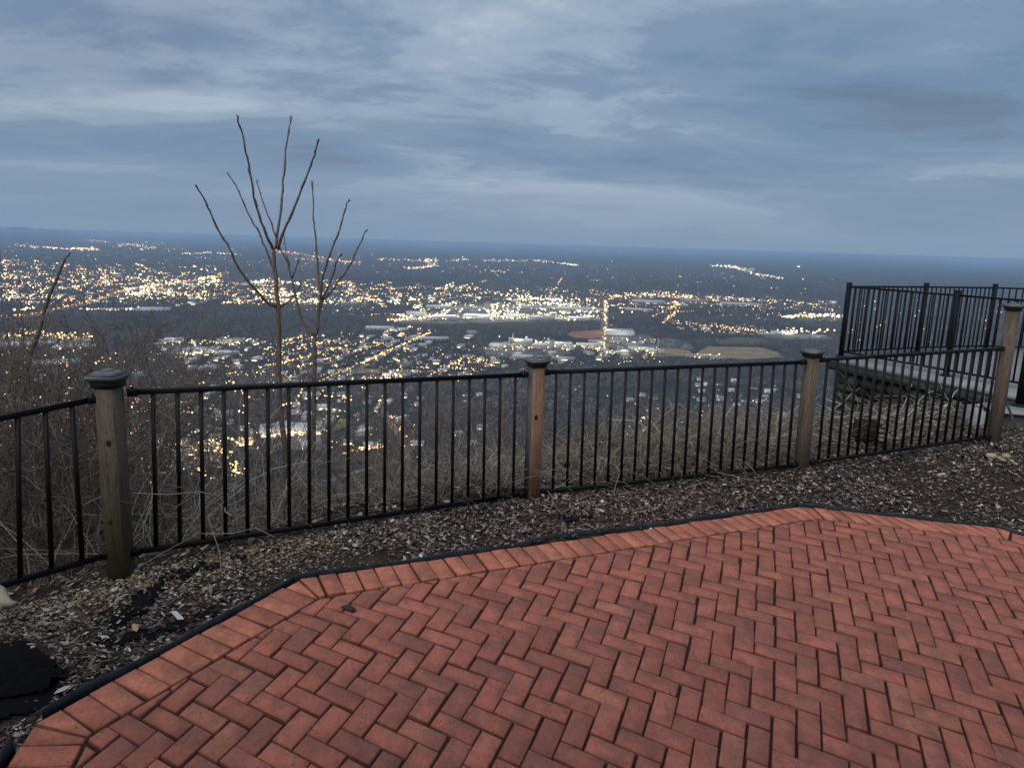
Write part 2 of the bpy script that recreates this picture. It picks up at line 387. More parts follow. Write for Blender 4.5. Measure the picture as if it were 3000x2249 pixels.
# signed distance outside the fence line (positive = valley side)
FE = [FL[0] + (FL[0] - FL[1]) * 6] + [FL[1], FL[2], FL[3], FL[4]] + [FL[4] + (FL[4] - FL[3]) * 8]
def sdist(X):
    X = X[:, :2]
    best = np.full(len(X), 1e9); sg = np.zeros(len(X)); par = np.zeros(len(X))
    for i in range(len(FE) - 1):
        A, B = FE[i][:2], FE[i + 1][:2]; t = B - A; L2 = t @ t
        u = np.clip(((X - A) @ t) / L2, 0, 1); Q = A + u[:, None] * t; d = np.linalg.norm(X - Q, axis=1)
        c = t[0] * (X[:, 1] - A[1]) - t[1] * (X[:, 0] - A[0])
        k_ = d < best - 1e-9; best = np.where(k_, d, best); sg = np.where(k_, np.sign(c), sg)
    return best * sg
def gz(X):
    X = np.atleast_2d(X); s = sdist(X); z = rbf(X)
    led = np.interp(X[:, 0], [-3, -1.5, 0.5, 2.4, 3.6, 7], [0.15, 0.25, 0.6, 1.3, 2.8, 3.5])
    o = np.maximum(0, s - led)
    z = z - np.where(s > 0, np.clip((X[:, 0] - 1.8) / 1.2, 0, 1) * 0.20 * np.maximum(0, s - .4), 0)
    bumpy = 0.02 * np.sin(X[:, 0] * 5.1) * np.cos(X[:, 1] * 4.3) + 0.012 * np.sin(X[:, 0] * 11 + X[:, 1] * 7)
    sc = np.maximum(s, 0)
    z = np.where(s > 0, np.minimum(z, 0.25) - 0.05 * sc, z) - 0.72 * o * o / (o + 0.7)
    return z + bumpy * np.clip(np.abs(s) * 1.5, 0.1, 1) * np.where(s > 0, 2, 0.5)
gx = np.linspace(-9, 15, 200); gy = np.linspace(-3, 19, 190)
GX, GY = np.meshgrid(gx, gy); XY = np.stack([GX.ravel(), GY.ravel()], 1); Z = gz(XY)
# keep the ground below the bricks inside the patio
inp = np.ones(len(XY), bool)
for i in range(len(OUTL) - 1):
    A, B = OUTL[i], OUTL[i + 1]; inp &= ((B[0] - A[0]) * (XY[:, 1] - A[1]) - (B[1] - A[1]) * (XY[:, 0] - A[0])) <= 0
Z = np.where(inp, patz(XY[:, 0], XY[:, 1]) - 0.12, Z)
def gridF(nx, ny):
    i = np.arange(nx * ny).reshape(ny, nx); return np.stack([i[:-1, :-1], i[:-1, 1:], i[1:, 1:], i[1:, :-1]], -1).reshape(-1, 4)
g = mesh_np('ground', np.column_stack([XY, Z]), gridF(200, 190), M['soil'], smooth=True); tag(g, 'dark soil bed sloping from the patio over the edge', kind='structure')

# ------------------------------------------------------------------ mulch, gravel
def out_patio(X, mrg=0.0):
    best = np.full(len(X), 1e9); ins = np.ones(len(X), bool)
    for i in range(len(OUTL) - 1):
        A, B = OUTL[i], OUTL[i + 1]; t = B - A; u = np.clip(((X - A) @ t) / (t @ t), 0, 1); d = np.linalg.norm(X - (A + u[:, None] * t), axis=1); best = np.minimum(best, d)
        ins &= (t[0] * (X[:, 1] - A[1]) - t[1] * (X[:, 0] - A[0])) <= 0
    return np.where(ins, -best, best)
def vnoise(X, s, seed=0):
    r = np.random.default_rng(seed).uniform(0, 6.28, 12); k_ = np.random.default_rng(seed + 1).normal(0, s, (12, 2))
    return sum(np.sin(X @ k_[i] + r[i]) for i in range(12)) / 4.0
def hgt_local(X): return gz(X)
def chips(name, N, xr, yr, accept, size, pal, elong, lift, matn, flat=0.35, seed=1):
    r = np.random.default_rng(seed)
    X = np.stack([r.uniform(*xr, N), r.uniform(*yr, N)], 1); X = X[accept(X, r)]; n = len(X)
    z = hgt_local(X) + r.uniform(0.0, lift, n)
    L = r.lognormal(np.log(size), 0.48, n); L = np.minimum(L, size * 2.1); W = L / r.uniform(*elong, n); th = r.uniform(0, np.pi * 2, n)
    a = np.stack([np.cos(th), np.sin(th), r.normal(0, flat, n)], 1); a /= np.linalg.norm(a, axis=1, keepdims=True)
    b = np.stack([-np.sin(th), np.cos(th), r.normal(0, flat, n)], 1); b /= np.linalg.norm(b, axis=1, keepdims=True)
    nn = np.cross(a, b); C = np.column_stack([X, z])
    prof = [(-1, 0, 0), (-.45, -.9, .12), (.4, -1, .1), (1, .1, -.1), (.35, .95, .15), (-.5, .8, .05)]
    V = np.stack([C + a * (L * p * r.uniform(.8, 1.1, n) / 2)[:, None] + b * (W * q * r.uniform(.6, 1.1, n) / 2)[:, None] + nn * (L * h)[:, None] * r.uniform(-1.2, 1.2, (n, 1)) for p, q, h in prof], 1)
    V = V.reshape(-1, 3); i = np.arange(n)[:, None] * 6
    Fq = np.concatenate([i + np.array([[0, 1, 2, 5]]), i + np.array([[5, 2, 3, 4]])])
    pal = np.array(pal); ci = r.integers(0, len(pal), n); c = np.minimum(pal[ci] * r.lognormal(0, 0.35, (n, 1)), .6)
    return mesh_np(name, V, Fq, M[matn], col=np.repeat(c, 6, 0)), X
BARE = [([(225, 1345), (263, 1308), (331, 1250), (425, 1216), (609, 1182), (640, 1180), (500, 1222), (370, 1268), (318, 1335), (241, 1374)], .10), ([(200, 1392), (330, 1365), (470, 1320), (480, 1332), (340, 1385), (230, 1405)], .15),
        ([(-40, 1370), (60, 1365), (112, 1395), (135, 1450), (120, 1500), (60, 1545), (-40, 1580)], .02), ([(120, 1500), (300, 1440), (310, 1460), (140, 1530)], .3), ([(1750, 1020), (2000, 985), (2100, 990), (1900, 1030), (1780, 1045)], .6), ([(1180, 1135), (1280, 1118), (1480, 1098), (1480, 1106), (1200, 1145)], .3)]
def acc_mulch(X, r):
    s = sdist(X); o = out_patio(X); d = vnoise(X, 2.2, 5)
    edge = (s < 0.10 + 0.25 * (X[:, 0] > 3)) & (o > 0.03)
    p = np.clip(0.9 + 0.4 * d, 0.3, 1); p = np.where(X[:, 0] > 3.2, p * np.clip(.95 + .5 * vnoise(X, 2.0, 15), .35, 1), p)
    p = np.where((X[:, 0] < -0.6), p * np.clip(0.9 + .9 * vnoise(X, 3, 9), 0.12, 1), p)
    qx, qy = to_px(np.column_stack([X, np.full(len(X), 0.2)]))
    for pl_, f_ in BARE: p = np.where(pin(pl_, qx, qy), p * f_, p)
    d1 = -s; p = np.where((X[:, 0] < -1.0) & (d1 < 0.35), 0.30, p)
    return edge & (r.random(len(X)) < p)
pal_m = [(0.12, 0.10, 0.09), (0.06, 0.045, 0.038), (0.20, 0.17, 0.155), (0.30, 0.265, 0.245), (0.045, 0.034, 0.03), (0.15, 0.09, 0.07), (0.40, 0.36, 0.33), (0.09, 0.055, 0.045), (0.035, 0.026, 0.024), (0.08, 0.062, 0.055)]
mu, _ = chips('mulch', 600000, (-3.4, 9), (1.2, 9.5), acc_mulch, 0.027, pal_m, (1.7, 5.5), 0.026, 'chip', flat=.24); tag(mu, 'brown and grey bark mulch scattered between patio edging and fence', 'mulch', kind='stuff')
pal_l = [(0.35, 0.32, 0.29), (0.30, 0.24, 0.17), (0.42, 0.40, 0.38), (0.25, 0.16, 0.09)]
ml, _ = chips('pale_wood_chips', 12000, (-3.4, 9), (1.2, 9.5), acc_mulch, 0.04, pal_l, (2, 5), 0.03, 'chip', seed=4); tag(ml, 'paler wood splinters lying over the dark mulch', 'mulch', kind='stuff')
def acc_red(X, r):
    s = sdist(X); o = out_patio(X); return (s < 0.05) & (o > 0.05) & (r.random(len(X)) < np.exp(-((X[:, 0] - 0.9) / 0.9) ** 2) * 0.9)
mr, _ = chips('red_mulch', 34000, (-1.5, 3.4), (3, 6.5), acc_red, 0.03, [(0.15, 0.085, 0.07), (0.09, 0.05, 0.042), (0.26, 0.19, 0.165), (0.16, 0.09, 0.07), (.05, .035, .03)], (1.4, 3), 0.025, 'chip', seed=8); tag(mr, 'reddish brown bark mulch around the reddish wooden post', 'mulch', kind='stuff')
def acc_out(X, r):
    s = sdist(X); return (s > 0.08) & (s < np.interp(X[:, 0], [-3, 0, 3, 6], [0.35, 0.9, 1.6, 2.7])) & (r.random(len(X)) < 0.55)
mo, _ = chips('leaf_litter', 60000, (-3, 8.4), (3, 10.5), acc_out, 0.04, pal_m + [(0.3, 0.22, 0.15), (0.22, 0.12, 0.07)], (1.3, 3), 0.03, 'chip', seed=12); tag(mo, 'dead leaves and litter on the ledge beyond the fence', 'leaf litter', kind='stuff')
# pebbles
def pebbles(name, N, xr, yr, accept, size, pal, seed, label):
    r = np.random.default_rng(seed); X = np.stack([r.uniform(*xr, N), r.uniform(*yr, N)], 1); X = X[accept(X, r)]; n = len(X)
    z = hgt_local(X) + 0.004
    S = r.lognormal(np.log(size), 0.35, (n, 1)) * r.uniform(.6, 1.3, (n, 3)) * np.array([[1, 1, .55]])
    base_ = np.array([(0, 0, 1), (1, 0, .2), (.3, .95, .1), (-.8, .6, .2), (-.8, -.6, .1), (.3, -.95, .2), (0, 0, -1)], float)
    fs = np.array([(0, 1, 2), (0, 2, 3), (0, 3, 4), (0, 4, 5), (0, 5, 1), (6, 2, 1), (6, 3, 2), (6, 4, 3), (6, 5, 4), (6, 1, 5)])
    th = r.uniform(0, 6.28, n); c, s = np.cos(th), np.sin(th)
    B = base_[None] * S[:, None, :] * r.uniform(.8, 1.15, (n, 7, 1)); V = np.stack([B[..., 0] * c[:, None] - B[..., 1] * s[:, None], B[..., 0] * s[:, None] + B[..., 1] * c[:, None], B[..., 2]], -1) + np.column_stack([X, z])[:, None, :]
    Fq = (fs[None] + (np.arange(n) * 7)[:, None, None]).reshape(-1, 3)
    pal = np.array(pal); cc = pal[r.integers(0, len(pal), n)] * r.lognormal(0, .25, (n, 1))
    o = mesh_np(name, V.reshape(-1, 3), Fq, M['pebble'], col=np.repeat(cc, 7, 0), smooth=True); tag(o, label, 'gravel', kind='stuff'); return o
def acc_g1(X, r):
    s = sdist(X); o = out_patio(X); return (s < 0.05) & (o > 0.08) & (X[:, 0] < -0.4) & (r.random(len(X)) < np.exp(-((s + 0.12) / 0.24) ** 2) * np.clip(1.0 - (X[:, 0] + 1.3) * 0.9, 0.1, 1))
pebbles('gravel', 80000, (-3.4, -0.2), (1.5, 5), acc_g1, 0.0068, [(0.30, 0.21, 0.12), (0.36, 0.31, 0.22), (0.20, 0.13, 0.07), (0.42, 0.40, 0.36), (0.16, 0.12, 0.07), (0.25, 0.17, 0.1)], 31, 'tan pea gravel spilled around the leftmost wooden post')
def acc_g2(X, r): return (sdist(X) < 0.1) & (out_patio(X) > 0.05) & (r.random(len(X)) < 0.5)
pebbles('small_stones', 2600, (-3.2, 8.5), (1.4, 9), acc_g2, 0.010, [(0.5, 0.48, 0.45), (0.4, 0.33, 0.25), (0.3, 0.2, 0.12)], 33, 'odd pale pebbles strewn through the mulch')

# ------------------------------------------------------------------ edging strip
ed = empty('garden_edging', (*OUTL[2], patz(*OUTL[2]))); tag(ed, 'black plastic edging strip between the mulch and the brick border', 'edging')
EO = offset(OUTL, -0.018)
def strip(pts, name, h0, h1, wob):
    b = MB(); n = 40
    P = []
    for i in range(len(pts) - 1):
        for f in np.linspace(0, 1, n, endpoint=(i == len(pts) - 2)):
            P.append(pts[i] * (1 - f) + pts[i + 1] * f)
    rows = []
    for i, p in enumerate(P):
        t = P[min(i + 1, len(P) - 1)] - P[max(i - 1, 0)]; t = t / np.linalg.norm(t); nn = np.array([-t[1], t[0]])
        w = wob * math.sin(i * 0.21) + wob * 0.5 * math.sin(i * 0.57); zz = patz(*p); f = i / (len(P) - 1); h = h0 + (h1 - h0) * f + 0.006 * math.sin(i * .33)
        lean = 0.006
        pr = [(0, -0.06), (lean, h), (lean + 0.003, h + 0.003), (lean + 0.007, h), (lean + 0.006, h - 0.012), (0.004, -0.06)]
        rows.append([(p[0] + nn[0] * (w + a), p[1] + nn[1] * (w + a), zz + z) for a, z in pr])
    V = [q for r_ in rows for q in r_]; m_ = 6
    Fc = [[i * m_ + k_, i * m_ + (k_ + 1) % m_, (i + 1) * m_ + (k_ + 1) % m_, (i + 1) * m_ + k_] for i in range(len(rows) - 1) for k_ in range(m_)]
    Fc += [list(range(m_))[::-1], [(len(rows) - 1) * m_ + k_ for k_ in range(m_)]]
    V = np.array(V) - np.array(ed.location)
    b.add(V, Fc); return b.build(name, M['plastic'], ed, smooth=False)
strip([EO[1] * 0.96 + EO[2] * 0.04, EO[2]], 'edging_strip', 0.014, 0.0, 0.004)
mid_ = EO[2] * 0.62 + EO[3] * 0.38
strip([EO[2] + (EO[2] - EO[3]) / np.linalg.norm(EO[2] - EO[3]) * 0.02, mid_], 'edging_strip', 0.002, 0.012, 0.006)
strip([mid_ + np.array([-0.01, 0.012]), EO[3]], 'edging_strip', 0.016, 0.012, 0.008)
strip([EO[3], EO[4]], 'edging_strip', 0.015, 0.008, 0.006)
strip([EO[4], EO[4] * 0.75 + EO[5] * 0.25], 'edging_strip', 0.012, 0.01, 0.004)
strip([EO[0] * 0.6 + EO[1] * 0.4, EO[0] * 0.05 + EO[1] * 0.95], 'edging_strip', 0.03, 0.025, 0.004)

# ------------------------------------------------------------------ the post and rail fence
def bl(mb, name, m_, root, parent=None, smooth=False):
    V = np.array(mb.v) - np.array(root.location); return mesh_np(name, V, mb.f, m_, parent or root, smooth=smooth)
fence = empty('fence', PB[1]); tag(fence, 'low black picket fence on four square wooden posts along the drop', 'fence')
PM = [None, 'wood_grey', 'wood_red', 'wood_olive', 'wood_olive']
PL = [None, 'weathered grey post with green base and rounded cap', 'reddish brown post with a knot and flared cap', 'weathered brown post with a dark pyramid cap', 'tall brown post at the concrete curb']
yaw = [None, R(-2), R(26), R(24), R(24)]
PT = [None]
def rounded_post(mb, A, B, w, ang, bev=0.006):
    c, s = math.cos(ang), math.sin(ang); h = w / 2; e = bev
    pr = [(-h + e, -h), (h - e, -h), (h, -h + e), (h, h - e), (h - e, h), (-h + e, h), (-h, h - e), (-h, -h + e)]
    V = [(P[0] + x * c - y * s, P[1] + x * s + y * c, P[2]) for P in (A, B) for x, y in pr]
    mb.add(V, [tuple(range(8))[::-1], tuple(range(8, 16))] + [(i, (i + 1) % 8, 8 + (i + 1) % 8, 8 + i) for i in range(8)])
for i in range(1, 5):
    b0 = PB[i]; d = ray(*PTOPPX[i]); hd = np.hypot(b0[0], b0[1]); t = hd / np.hypot(d[0], d[1]); top = CP + d * t
    top = np.array([top[0] * 0.8 + b0[0] * 0.2, top[1] * 0.8 + b0[1] * 0.2, top[2]])
    PT.append(top); w = 0.100 if i == 1 else 0.089
    mb = MB(); rounded_post(mb, b0 - np.array([0, 0, 0.15]) - (top - b0) * 0.1, top, w, yaw[i])
    po_ = bl(mb, 'wooden_post', M[PM[i]], fence); po_['label'] = PL[i]
    cx, cy, cz = top; W = w
    cap = MB()
    if i == 1:
        cap.frustum(cx, cy, cz - 0.035, cz - 0.004, W * 1.12, W * 1.12, W * 1.2, W * 1.2, yaw[i])
        c2 = MB(); c2.frustum(cx, cy, cz - 0.003, cz + 0.012, W * 1.25, W * 1.25, W * 1.5, W * 1.5, yaw[i])
        c3 = MB(); c3.frustum(cx, cy, cz + 0.012, cz + 0.026, W * 1.56, W * 1.56, W * 1.50, W * 1.50, yaw[i]); c3.frustum(cx, cy, cz + 0.026, cz + 0.05, W * 1.49, W * 1.49, W * 0.75, W * 0.75, yaw[i]); c3.frustum(cx, cy, cz + 0.05, cz + 0.057, W * 0.75, W * 0.75, W * .2, W * .2, yaw[i])
    else:
        cap.frustum(cx, cy, cz - 0.012, cz + 0.012, W * 1.14, W * 1.14, W * 1.2, W * 1.2, yaw[i])
        c2 = MB(); c2.frustum(cx, cy, cz + 0.012, cz + 0.03, W * 1.28, W * 1.28, W * 1.55, W * 1.55, yaw[i])
        c3 = MB(); c3.frustum(cx, cy, cz + 0.030, cz + 0.036, W * 1.74, W * 1.74, W * 1.70, W * 1.70, yaw[i]); c3.frustum(cx, cy, cz + 0.036, cz + 0.052, W * 1.68, W * 1.68, W * 0.8, W * 0.8, yaw[i]); c3.frustum(cx, cy, cz + 0.052, cz + 0.066, W * 0.8, W * 0.8, W * 0.05, W * 0.05, yaw[i])
    bl(cap, 'cap_collar', M['cap_dark'], fence, po_); bl(c2, 'cap_moulding', M['cap_trim'], fence, po_); bl(c3, 'post_cap', M['cap'], fence, po_)
    # knots as low discs of darker wood on the front face
    kn = {1: [(.70, .012, .016), (.30, -.01, .012)], 2: [(.62, -.012, .017)]}.get(i, [])
    nf = np.array([math.sin(yaw[i]), -math.cos(yaw[i]), 0]); sd_ = np.array([math.cos(yaw[i]), math.sin(yaw[i]), 0])
    for (f, sx, r_) in kn:
        q = b0 + (top - b0) * f + nf * (w / 2 - 0.0005) + sd_ * sx
        k_ = MB(); n = 14; ring = lambda rr, o_: [tuple(q + nf * o_ + sd_ * (math.cos(a_) * rr) + np.array([0, 0, math.sin(a_) * rr * 1.25])) for a_ in np.linspace(0, 2 * math.pi, n, endpoint=False)]
        k_.add(ring(r_, 0) + ring(r_ * .7, 0.0016) + [tuple(q + nf * .0005)], [(j, (j + 1) % n, n + (j + 1) % n, n + j) for j in range(n)] + [(n + j, n + (j + 1) % n, 2 * n) for j in range(n)])
        bl(k_, 'knot', M['knot'], fence, po_, True)
# the reddish post has a silvered left face
q = [PB[2], PT[2]]; a_ = yaw[2]; nf = np.array([-math.cos(a_), -math.sin(a_), 0]) * 0.0452; tt = np.array([math.sin(a_), -math.cos(a_), 0])
sb = MB(); V = [q[0] + nf + tt * 0.037, q[0] + nf - tt * 0.037, q[1] + nf - tt * 0.037, q[1] + nf + tt * 0.037]
V2 = [p + nf * 0.02 for p in V]; sb.add(V + V2, [(0, 1, 2, 3)[::-1], (4, 5, 6, 7), (0, 1, 5, 4), (1, 2, 6, 5), (2, 3, 7, 6), (3, 0, 4, 7)])
sp_ = bl(sb, 'weathered_face', M['wood_side'], fence, [o for o in fence.children if o['label'].startswith('reddish')][0])
RAILPX = [((-420, 975), (-420, 1420), (207, 861), (237, 1195), 1, 0), None, None, None]
def panel(A, B, tA, bA, tB, bB, n, first, last, label):
    pr_ = MB()
    pr_.bar(tA, tB, 0.028, 0.028, 0.003)
    p = bl(pr_, 'railing_panel', M['rail'], fence); p['label'] = label
    pb_ = MB(); pb_.bar(bA, bB, 0.026, 0.030, 0.003); bl(pb_, 'bottom_rail', M['rail'], fence, p)
    for q in range(n):
        f = first + (last - first) * q / (n - 1); T_ = tA + (tB - tA) * f; B_ = bA + (bB - bA) * f
        m_ = MB(); m_.bar(B_, T_ - np.array([0, 0, 0.01]), 0.0185, 0.0185, 0.0015); bl(m_, 'picket', M['rail'], fence, p)
    for e, dr in ((tA, tB - tA), (tB, tA - tB), (bA, bB - bA), (bB, bA - bB)):
        dr = dr / np.linalg.norm(dr); m_ = MB(); m_.bar(e - dr * 0.012, e + dr * 0.035, 0.040, 0.040, 0.005); m_.tube([e + dr * 0.012 + np.array([0, 0, 0.018]), e + dr * 0.012 + np.array([0, 0, 0.03])], 0.006, 6)
        bl(m_, 'rail_bracket', M['rail'], fence, p)
for i, (tl, bl_, tr, br) in enumerate([((280, 847), (288, 1192), (1136, 809), (1131, 1066)), ((1176, 804), (1169, 1062), (1737, 782), (1718, 1004)), ((1772, 777), (1752, 998), (2165, 753), (2135, 943))]):
    A, B = PB[i + 1], PB[i + 2]
    g4 = [at_plane(*p, A, B) for p in (tl, bl_, tr, br)]
    panel(A, B, g4[0], g4[1], g4[2], g4[3], 20, (0.045, 0.04, 0.035)[i], (0.965, 0.965, 0.97)[i], ['black picket panel between the leftmost and the reddish post', 'black picket panel right of the reddish post', 'rightmost black picket panel in front of the stone wall'][i])
A = PB[1]; B = PB[0]
tR, bR = at_plane(207, 861, A, B), at_plane(237, 1196, A, B); t0, b0_ = at_plane(0, 903, A, B), at_plane(0, 1265, A, B)
L_ = np.linalg.norm(t0 - tR); kk = 2.35 / L_
panel(A, B, tR + (t0 - tR) * kk, bR + (b0_ - bR) * kk, tR, bR, 20, 0.035, 0.955, 'black picket panel running out of frame to the left')
mb = MB(); rounded_post(mb, PB[0] - np.array([0, 0, .3]), PB[0] + np.array([0, 0, 1.02]), 0.1, 0.5); bl(mb, 'wooden_post', M['wood_grey'], fence)['label'] = 'grey wooden post outside the left edge'

# ------------------------------------------------------------------ concrete terrace with stone wall
TZ = 0.28
LC = at_z(1782, 771, TZ); LC2 = at_z(2150, 846, TZ)
dirT = (LC2 - LC) / np.linalg.norm(LC2 - LC); EN = LC + dirT * 7.5
nT = np.array([-dirT[1], dirT[0], 0])     # pointing away from the viewer, to the valley side/right
if nT[0] < 0: nT = -nT
FARd = (at_z(1990, 762, TZ) - at_z(1805, 768, TZ)); FARd /= np.linalg.norm(FARd)
F0 = LC; F1 = LC + FARd * 14
# polygon: LC -> EN (near edge) -> far right -> F1
corner = [LC, EN, EN + np.array([9, -0.5, 0]), F1]
terr = MB()
def prism(mb, poly, z0, z1):
    n = len(poly); V = [(p[0], p[1], z0) for p in poly] + [(p[0], p[1], z1) for p in poly]
    mb.add(V, [list(range(n))[::-1], list(range(n, 2 * n))] + [(i, (i + 1) % n, n + (i + 1) % n, n + i) for i in range(n)])
prism(terr, corner, TZ - 0.06, TZ)
tr_o = empty('terrace', LC); tag(tr_o, 'pale concrete terrace on a stone wall at the right edge', kind='structure')
bl(terr, 'slab_top', M['concrete'], tr_o)
inn = [LC + nT * 0.015 + dirT * 0.02, EN + nT * 0.015, EN + np.array([9, -0.5, 0]) + nT * .02, F1 - FARd * .1 + np.array([0, -0.03, 0])]
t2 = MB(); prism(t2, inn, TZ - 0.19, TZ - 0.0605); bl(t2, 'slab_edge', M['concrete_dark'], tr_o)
# rubble wall under the slab edge
wall = empty('stone_wall', (LC[0], LC[1], -1.2)); tag(wall, 'dark rubble stone retaining wall under the concrete terrace', 'wall')
wb = MB(); w0 = LC + nT * 0.22 + dirT * 0.1; w1 = EN + nT * 0.22; bk2 = [w0, w1, w1 + nT * 0.5, w0 + nT * 0.5]; prism(wb, bk2, -2.5, TZ - 0.225); bl(wb, 'wall_core', M['concrete_dark'], wall)
rs = np.random.default_rng(5); RV, RF, RC = [], [], []
Lw = np.linalg.norm(EN - LC); z = -1.9
sph = [(0, 0, 1)] + [(math.cos(a) * c, math.sin(a) * c, s_) for (c, s_, o_) in ((.75, .66, 0), (1, 0, .3), (.75, -.66, 0)) for a in np.arange(8) * math.pi / 4 + o_] + [(0, 0, -1)]
sf = [(0, 1 + i, 1 + (i + 1) % 8) for i in range(8)] + [(1 + r_ * 8 + i, 9 + r_ * 8 + i, 9 + r_ * 8 + (i + 1) % 8, 1 + r_ * 8 + (i + 1) % 8) for r_ in range(2) for i in range(8)] + [(25, 17 + (i + 1) % 8, 17 + i) for i in range(8)]
while z < TZ - 0.28:
    h = rs.uniform(0.09, 0.2); s_ = 0.12 + rs.uniform(0, .1)
    while s_ < Lw - 0.1:
        w = rs.uniform(0.14, 0.42); c = LC + dirT * (s_ + w / 2) + nT * (0.20 + rs.uniform(-.03, .03)); zz = min(z + h / 2, TZ - 0.23 - h / 2)
        b = len(RV); col = np.array([(0.05, 0.047, 0.04), (0.075, 0.07, 0.062), (0.03, 0.028, 0.024), (0.055, 0.058, 0.042)][rs.integers(4)]) * rs.uniform(.6, 1.3)
        for v in sph:
            j = rs.uniform(.8, 1.12); q = c + dirT * (np.sign(v[0]) * abs(v[0]) ** .6 * w * .52 * j) + nT * (v[1] * 0.13 * j) + np.array([0, 0, zz - c[2] + np.sign(v[2]) * abs(v[2]) ** .7 * h * .56 * j]); RV.append(q); RC.append(col)
        RF += [[b + i for i in f] for f in sf]; s_ += w + 0.01
    z += h + 0.005
wc = mesh_np('stone_courses', np.array(RV) - np.array(wall.location), RF, M['rock'], wall, col=np.array(RC))
# terrace fence
tf = empty('terrace_fence', at_z(1813, 769, TZ)); tag(tf, 'tall black metal picket fence around the concrete terrace', 'fence')
PAp = at_z(1816, 770, TZ); PDp = at_z(2043, 812, TZ); PBp = at_z(1981, 761, TZ); PCp = at_z(2128, 757, TZ); 
PNp = PDp + (PDp - PAp) * 1.0; PRp = PCp + np.array([1.9, -0.05, 0.0]); PR2 = PRp + np.array([1.6, -1.4, 0])
def hpost(P, ang, H, w=0.064, lab=None, flange=True, parent=None, root=None):
    root = root or tf; m_ = MB(); c = MB(); rounded_post(m_, P, P + np.array([0, 0, H]), w, ang, 0.004); o = bl(m_, 'metal_post', M['rail'], root)
    c.box(P[0], P[1], P[2] + H + .0005, P[2] + H + 0.012, w + .006, w + .006, ang); bl(c, 'post_cap', M['rail'], root, o)
    if flange:
        f_ = MB(); n = 16; f_.tube([P + np.array([0, 0, 0.001]), P + np.array([0, 0, 0.012]), P + np.array([0, 0, 0.03])], [w * 1.35, w * 1.3, w * .72], 18); bl(f_, 'base_flange', M['rail'], root, o)
    return o
def hgt(P, px, py):
    d = ray(px, py); t = np.hypot(P[0], P[1]) / np.hypot(d[0], d[1]); return (CP + d * t)[2] - P[2]
HA = hgt(PAp, 1830, 612)
print('terrace post heights', HA, hgt(PDp, 2065, 630), hgt(PBp, 1999, 612), hgt(PCp, 2147, 613), PAp, PDp, PBp, PCp)
def mpanel(A, B, H, n, zlo=0.09, zhi=0.06, label=None):
    d = (B - A) / np.linalg.norm(B - A); a, b = A + d * 0.03, B - d * 0.03; up = np.array([0, 0, 1.0])
    m_ = MB(); m_.bar(a + up * (H - zhi), b + up * (H - zhi), 0.03, 0.03, .003); p = bl(m_, 'railing_panel', M['rail'], tf)
    if label: p['label'] = label
    m_ = MB(); m_.bar(a + up * zlo, b + up * zlo, 0.03, 0.028, .003); bl(m_, 'bottom_rail', M['rail'], tf, p)
    for i in range(n):
        f = (i + 1) / (n + 1); q = a + (b - a) * f; m_ = MB(); m_.bar(q + up * zlo, q + up * (H - zhi - .005), 0.019, 0.019, .001); bl(m_, 'picket', M['rail'], tf, p)
HB = 1.16
an = math.atan2(dirT[1], dirT[0]); af = math.atan2(FARd[1], FARd[0])
HH_ = [HA, hgt(PDp, 2065, 630), hgt(PBp, 1999, 612), hgt(PCp, 2147, 613)]; HM = sum(HH_) / 4
print('terrace H', HM)
for P, ang in ((PAp, an), (PDp, an), (PNp, an), (PBp, af), (PCp, af), (PRp, af), (PR2, 0.2)): hpost(P, ang, HM)
mpanel(PAp, PDp, HM, 15, label='near left terrace panel'); mpanel(PDp, PNp, HM, 15); mpanel(PAp, PBp, HM, 15); mpanel(PBp, PCp, HM, 14); mpanel(PCp, PRp, HM, 14); mpanel(PRp, PR2, HM, 16)
# low curb and lone post at the right edge
cu = empty('concrete_curb', at_w(2165, 960, 7.1)); tag(cu, 'low mossy concrete curb behind the rightmost wooden post', 'curb')
c0 = at_w(2128, 945, 7.5); zc = 0.37; c_top = at_w(2172, 888, 7.5); zc = c_top[2]
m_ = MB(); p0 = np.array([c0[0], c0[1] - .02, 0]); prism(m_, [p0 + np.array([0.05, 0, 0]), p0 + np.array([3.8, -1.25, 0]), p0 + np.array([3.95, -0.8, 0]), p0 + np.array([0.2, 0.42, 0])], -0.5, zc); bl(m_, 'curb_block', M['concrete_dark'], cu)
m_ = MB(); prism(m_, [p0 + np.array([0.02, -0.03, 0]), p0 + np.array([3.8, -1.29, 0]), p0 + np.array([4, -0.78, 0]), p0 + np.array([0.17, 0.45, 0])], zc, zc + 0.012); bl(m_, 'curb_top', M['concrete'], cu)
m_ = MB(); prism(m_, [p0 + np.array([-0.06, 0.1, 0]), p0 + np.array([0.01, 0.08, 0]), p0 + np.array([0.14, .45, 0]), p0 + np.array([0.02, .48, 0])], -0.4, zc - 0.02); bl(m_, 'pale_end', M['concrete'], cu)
lp = empty('gate_post', at_w(2199, 893, 7.75)); tag(lp, 'black metal gate post on the low concrete curb', 'post')
Pq = np.array(lp.location); Pq[2] = zc + 0.012; lp.location = Pq
hp = hpost(Pq, 0.4, hgt(Pq, 2206, 684), 0.066, root=lp)
m_ = MB(); 
for q in range(3):
    f = np.array([0.12 + 0.11 * q, -0.04 * q - .04, 0]); m_.bar(Pq + f + np.array([0, 0, .1]), Pq + f + np.array([0, 0, 1.0]), .019, .019)
m_.bar(Pq + np.array([0.02, 0, .1]), Pq + np.array([0.6, -.22, .1]), .03, .03); m_.bar(Pq + np.array([0.02, 0, 1.0]), Pq + np.array([0.6, -.22, 1.0]), .03, .03); bl(m_, 'gate_panel', M['rail'], lp)
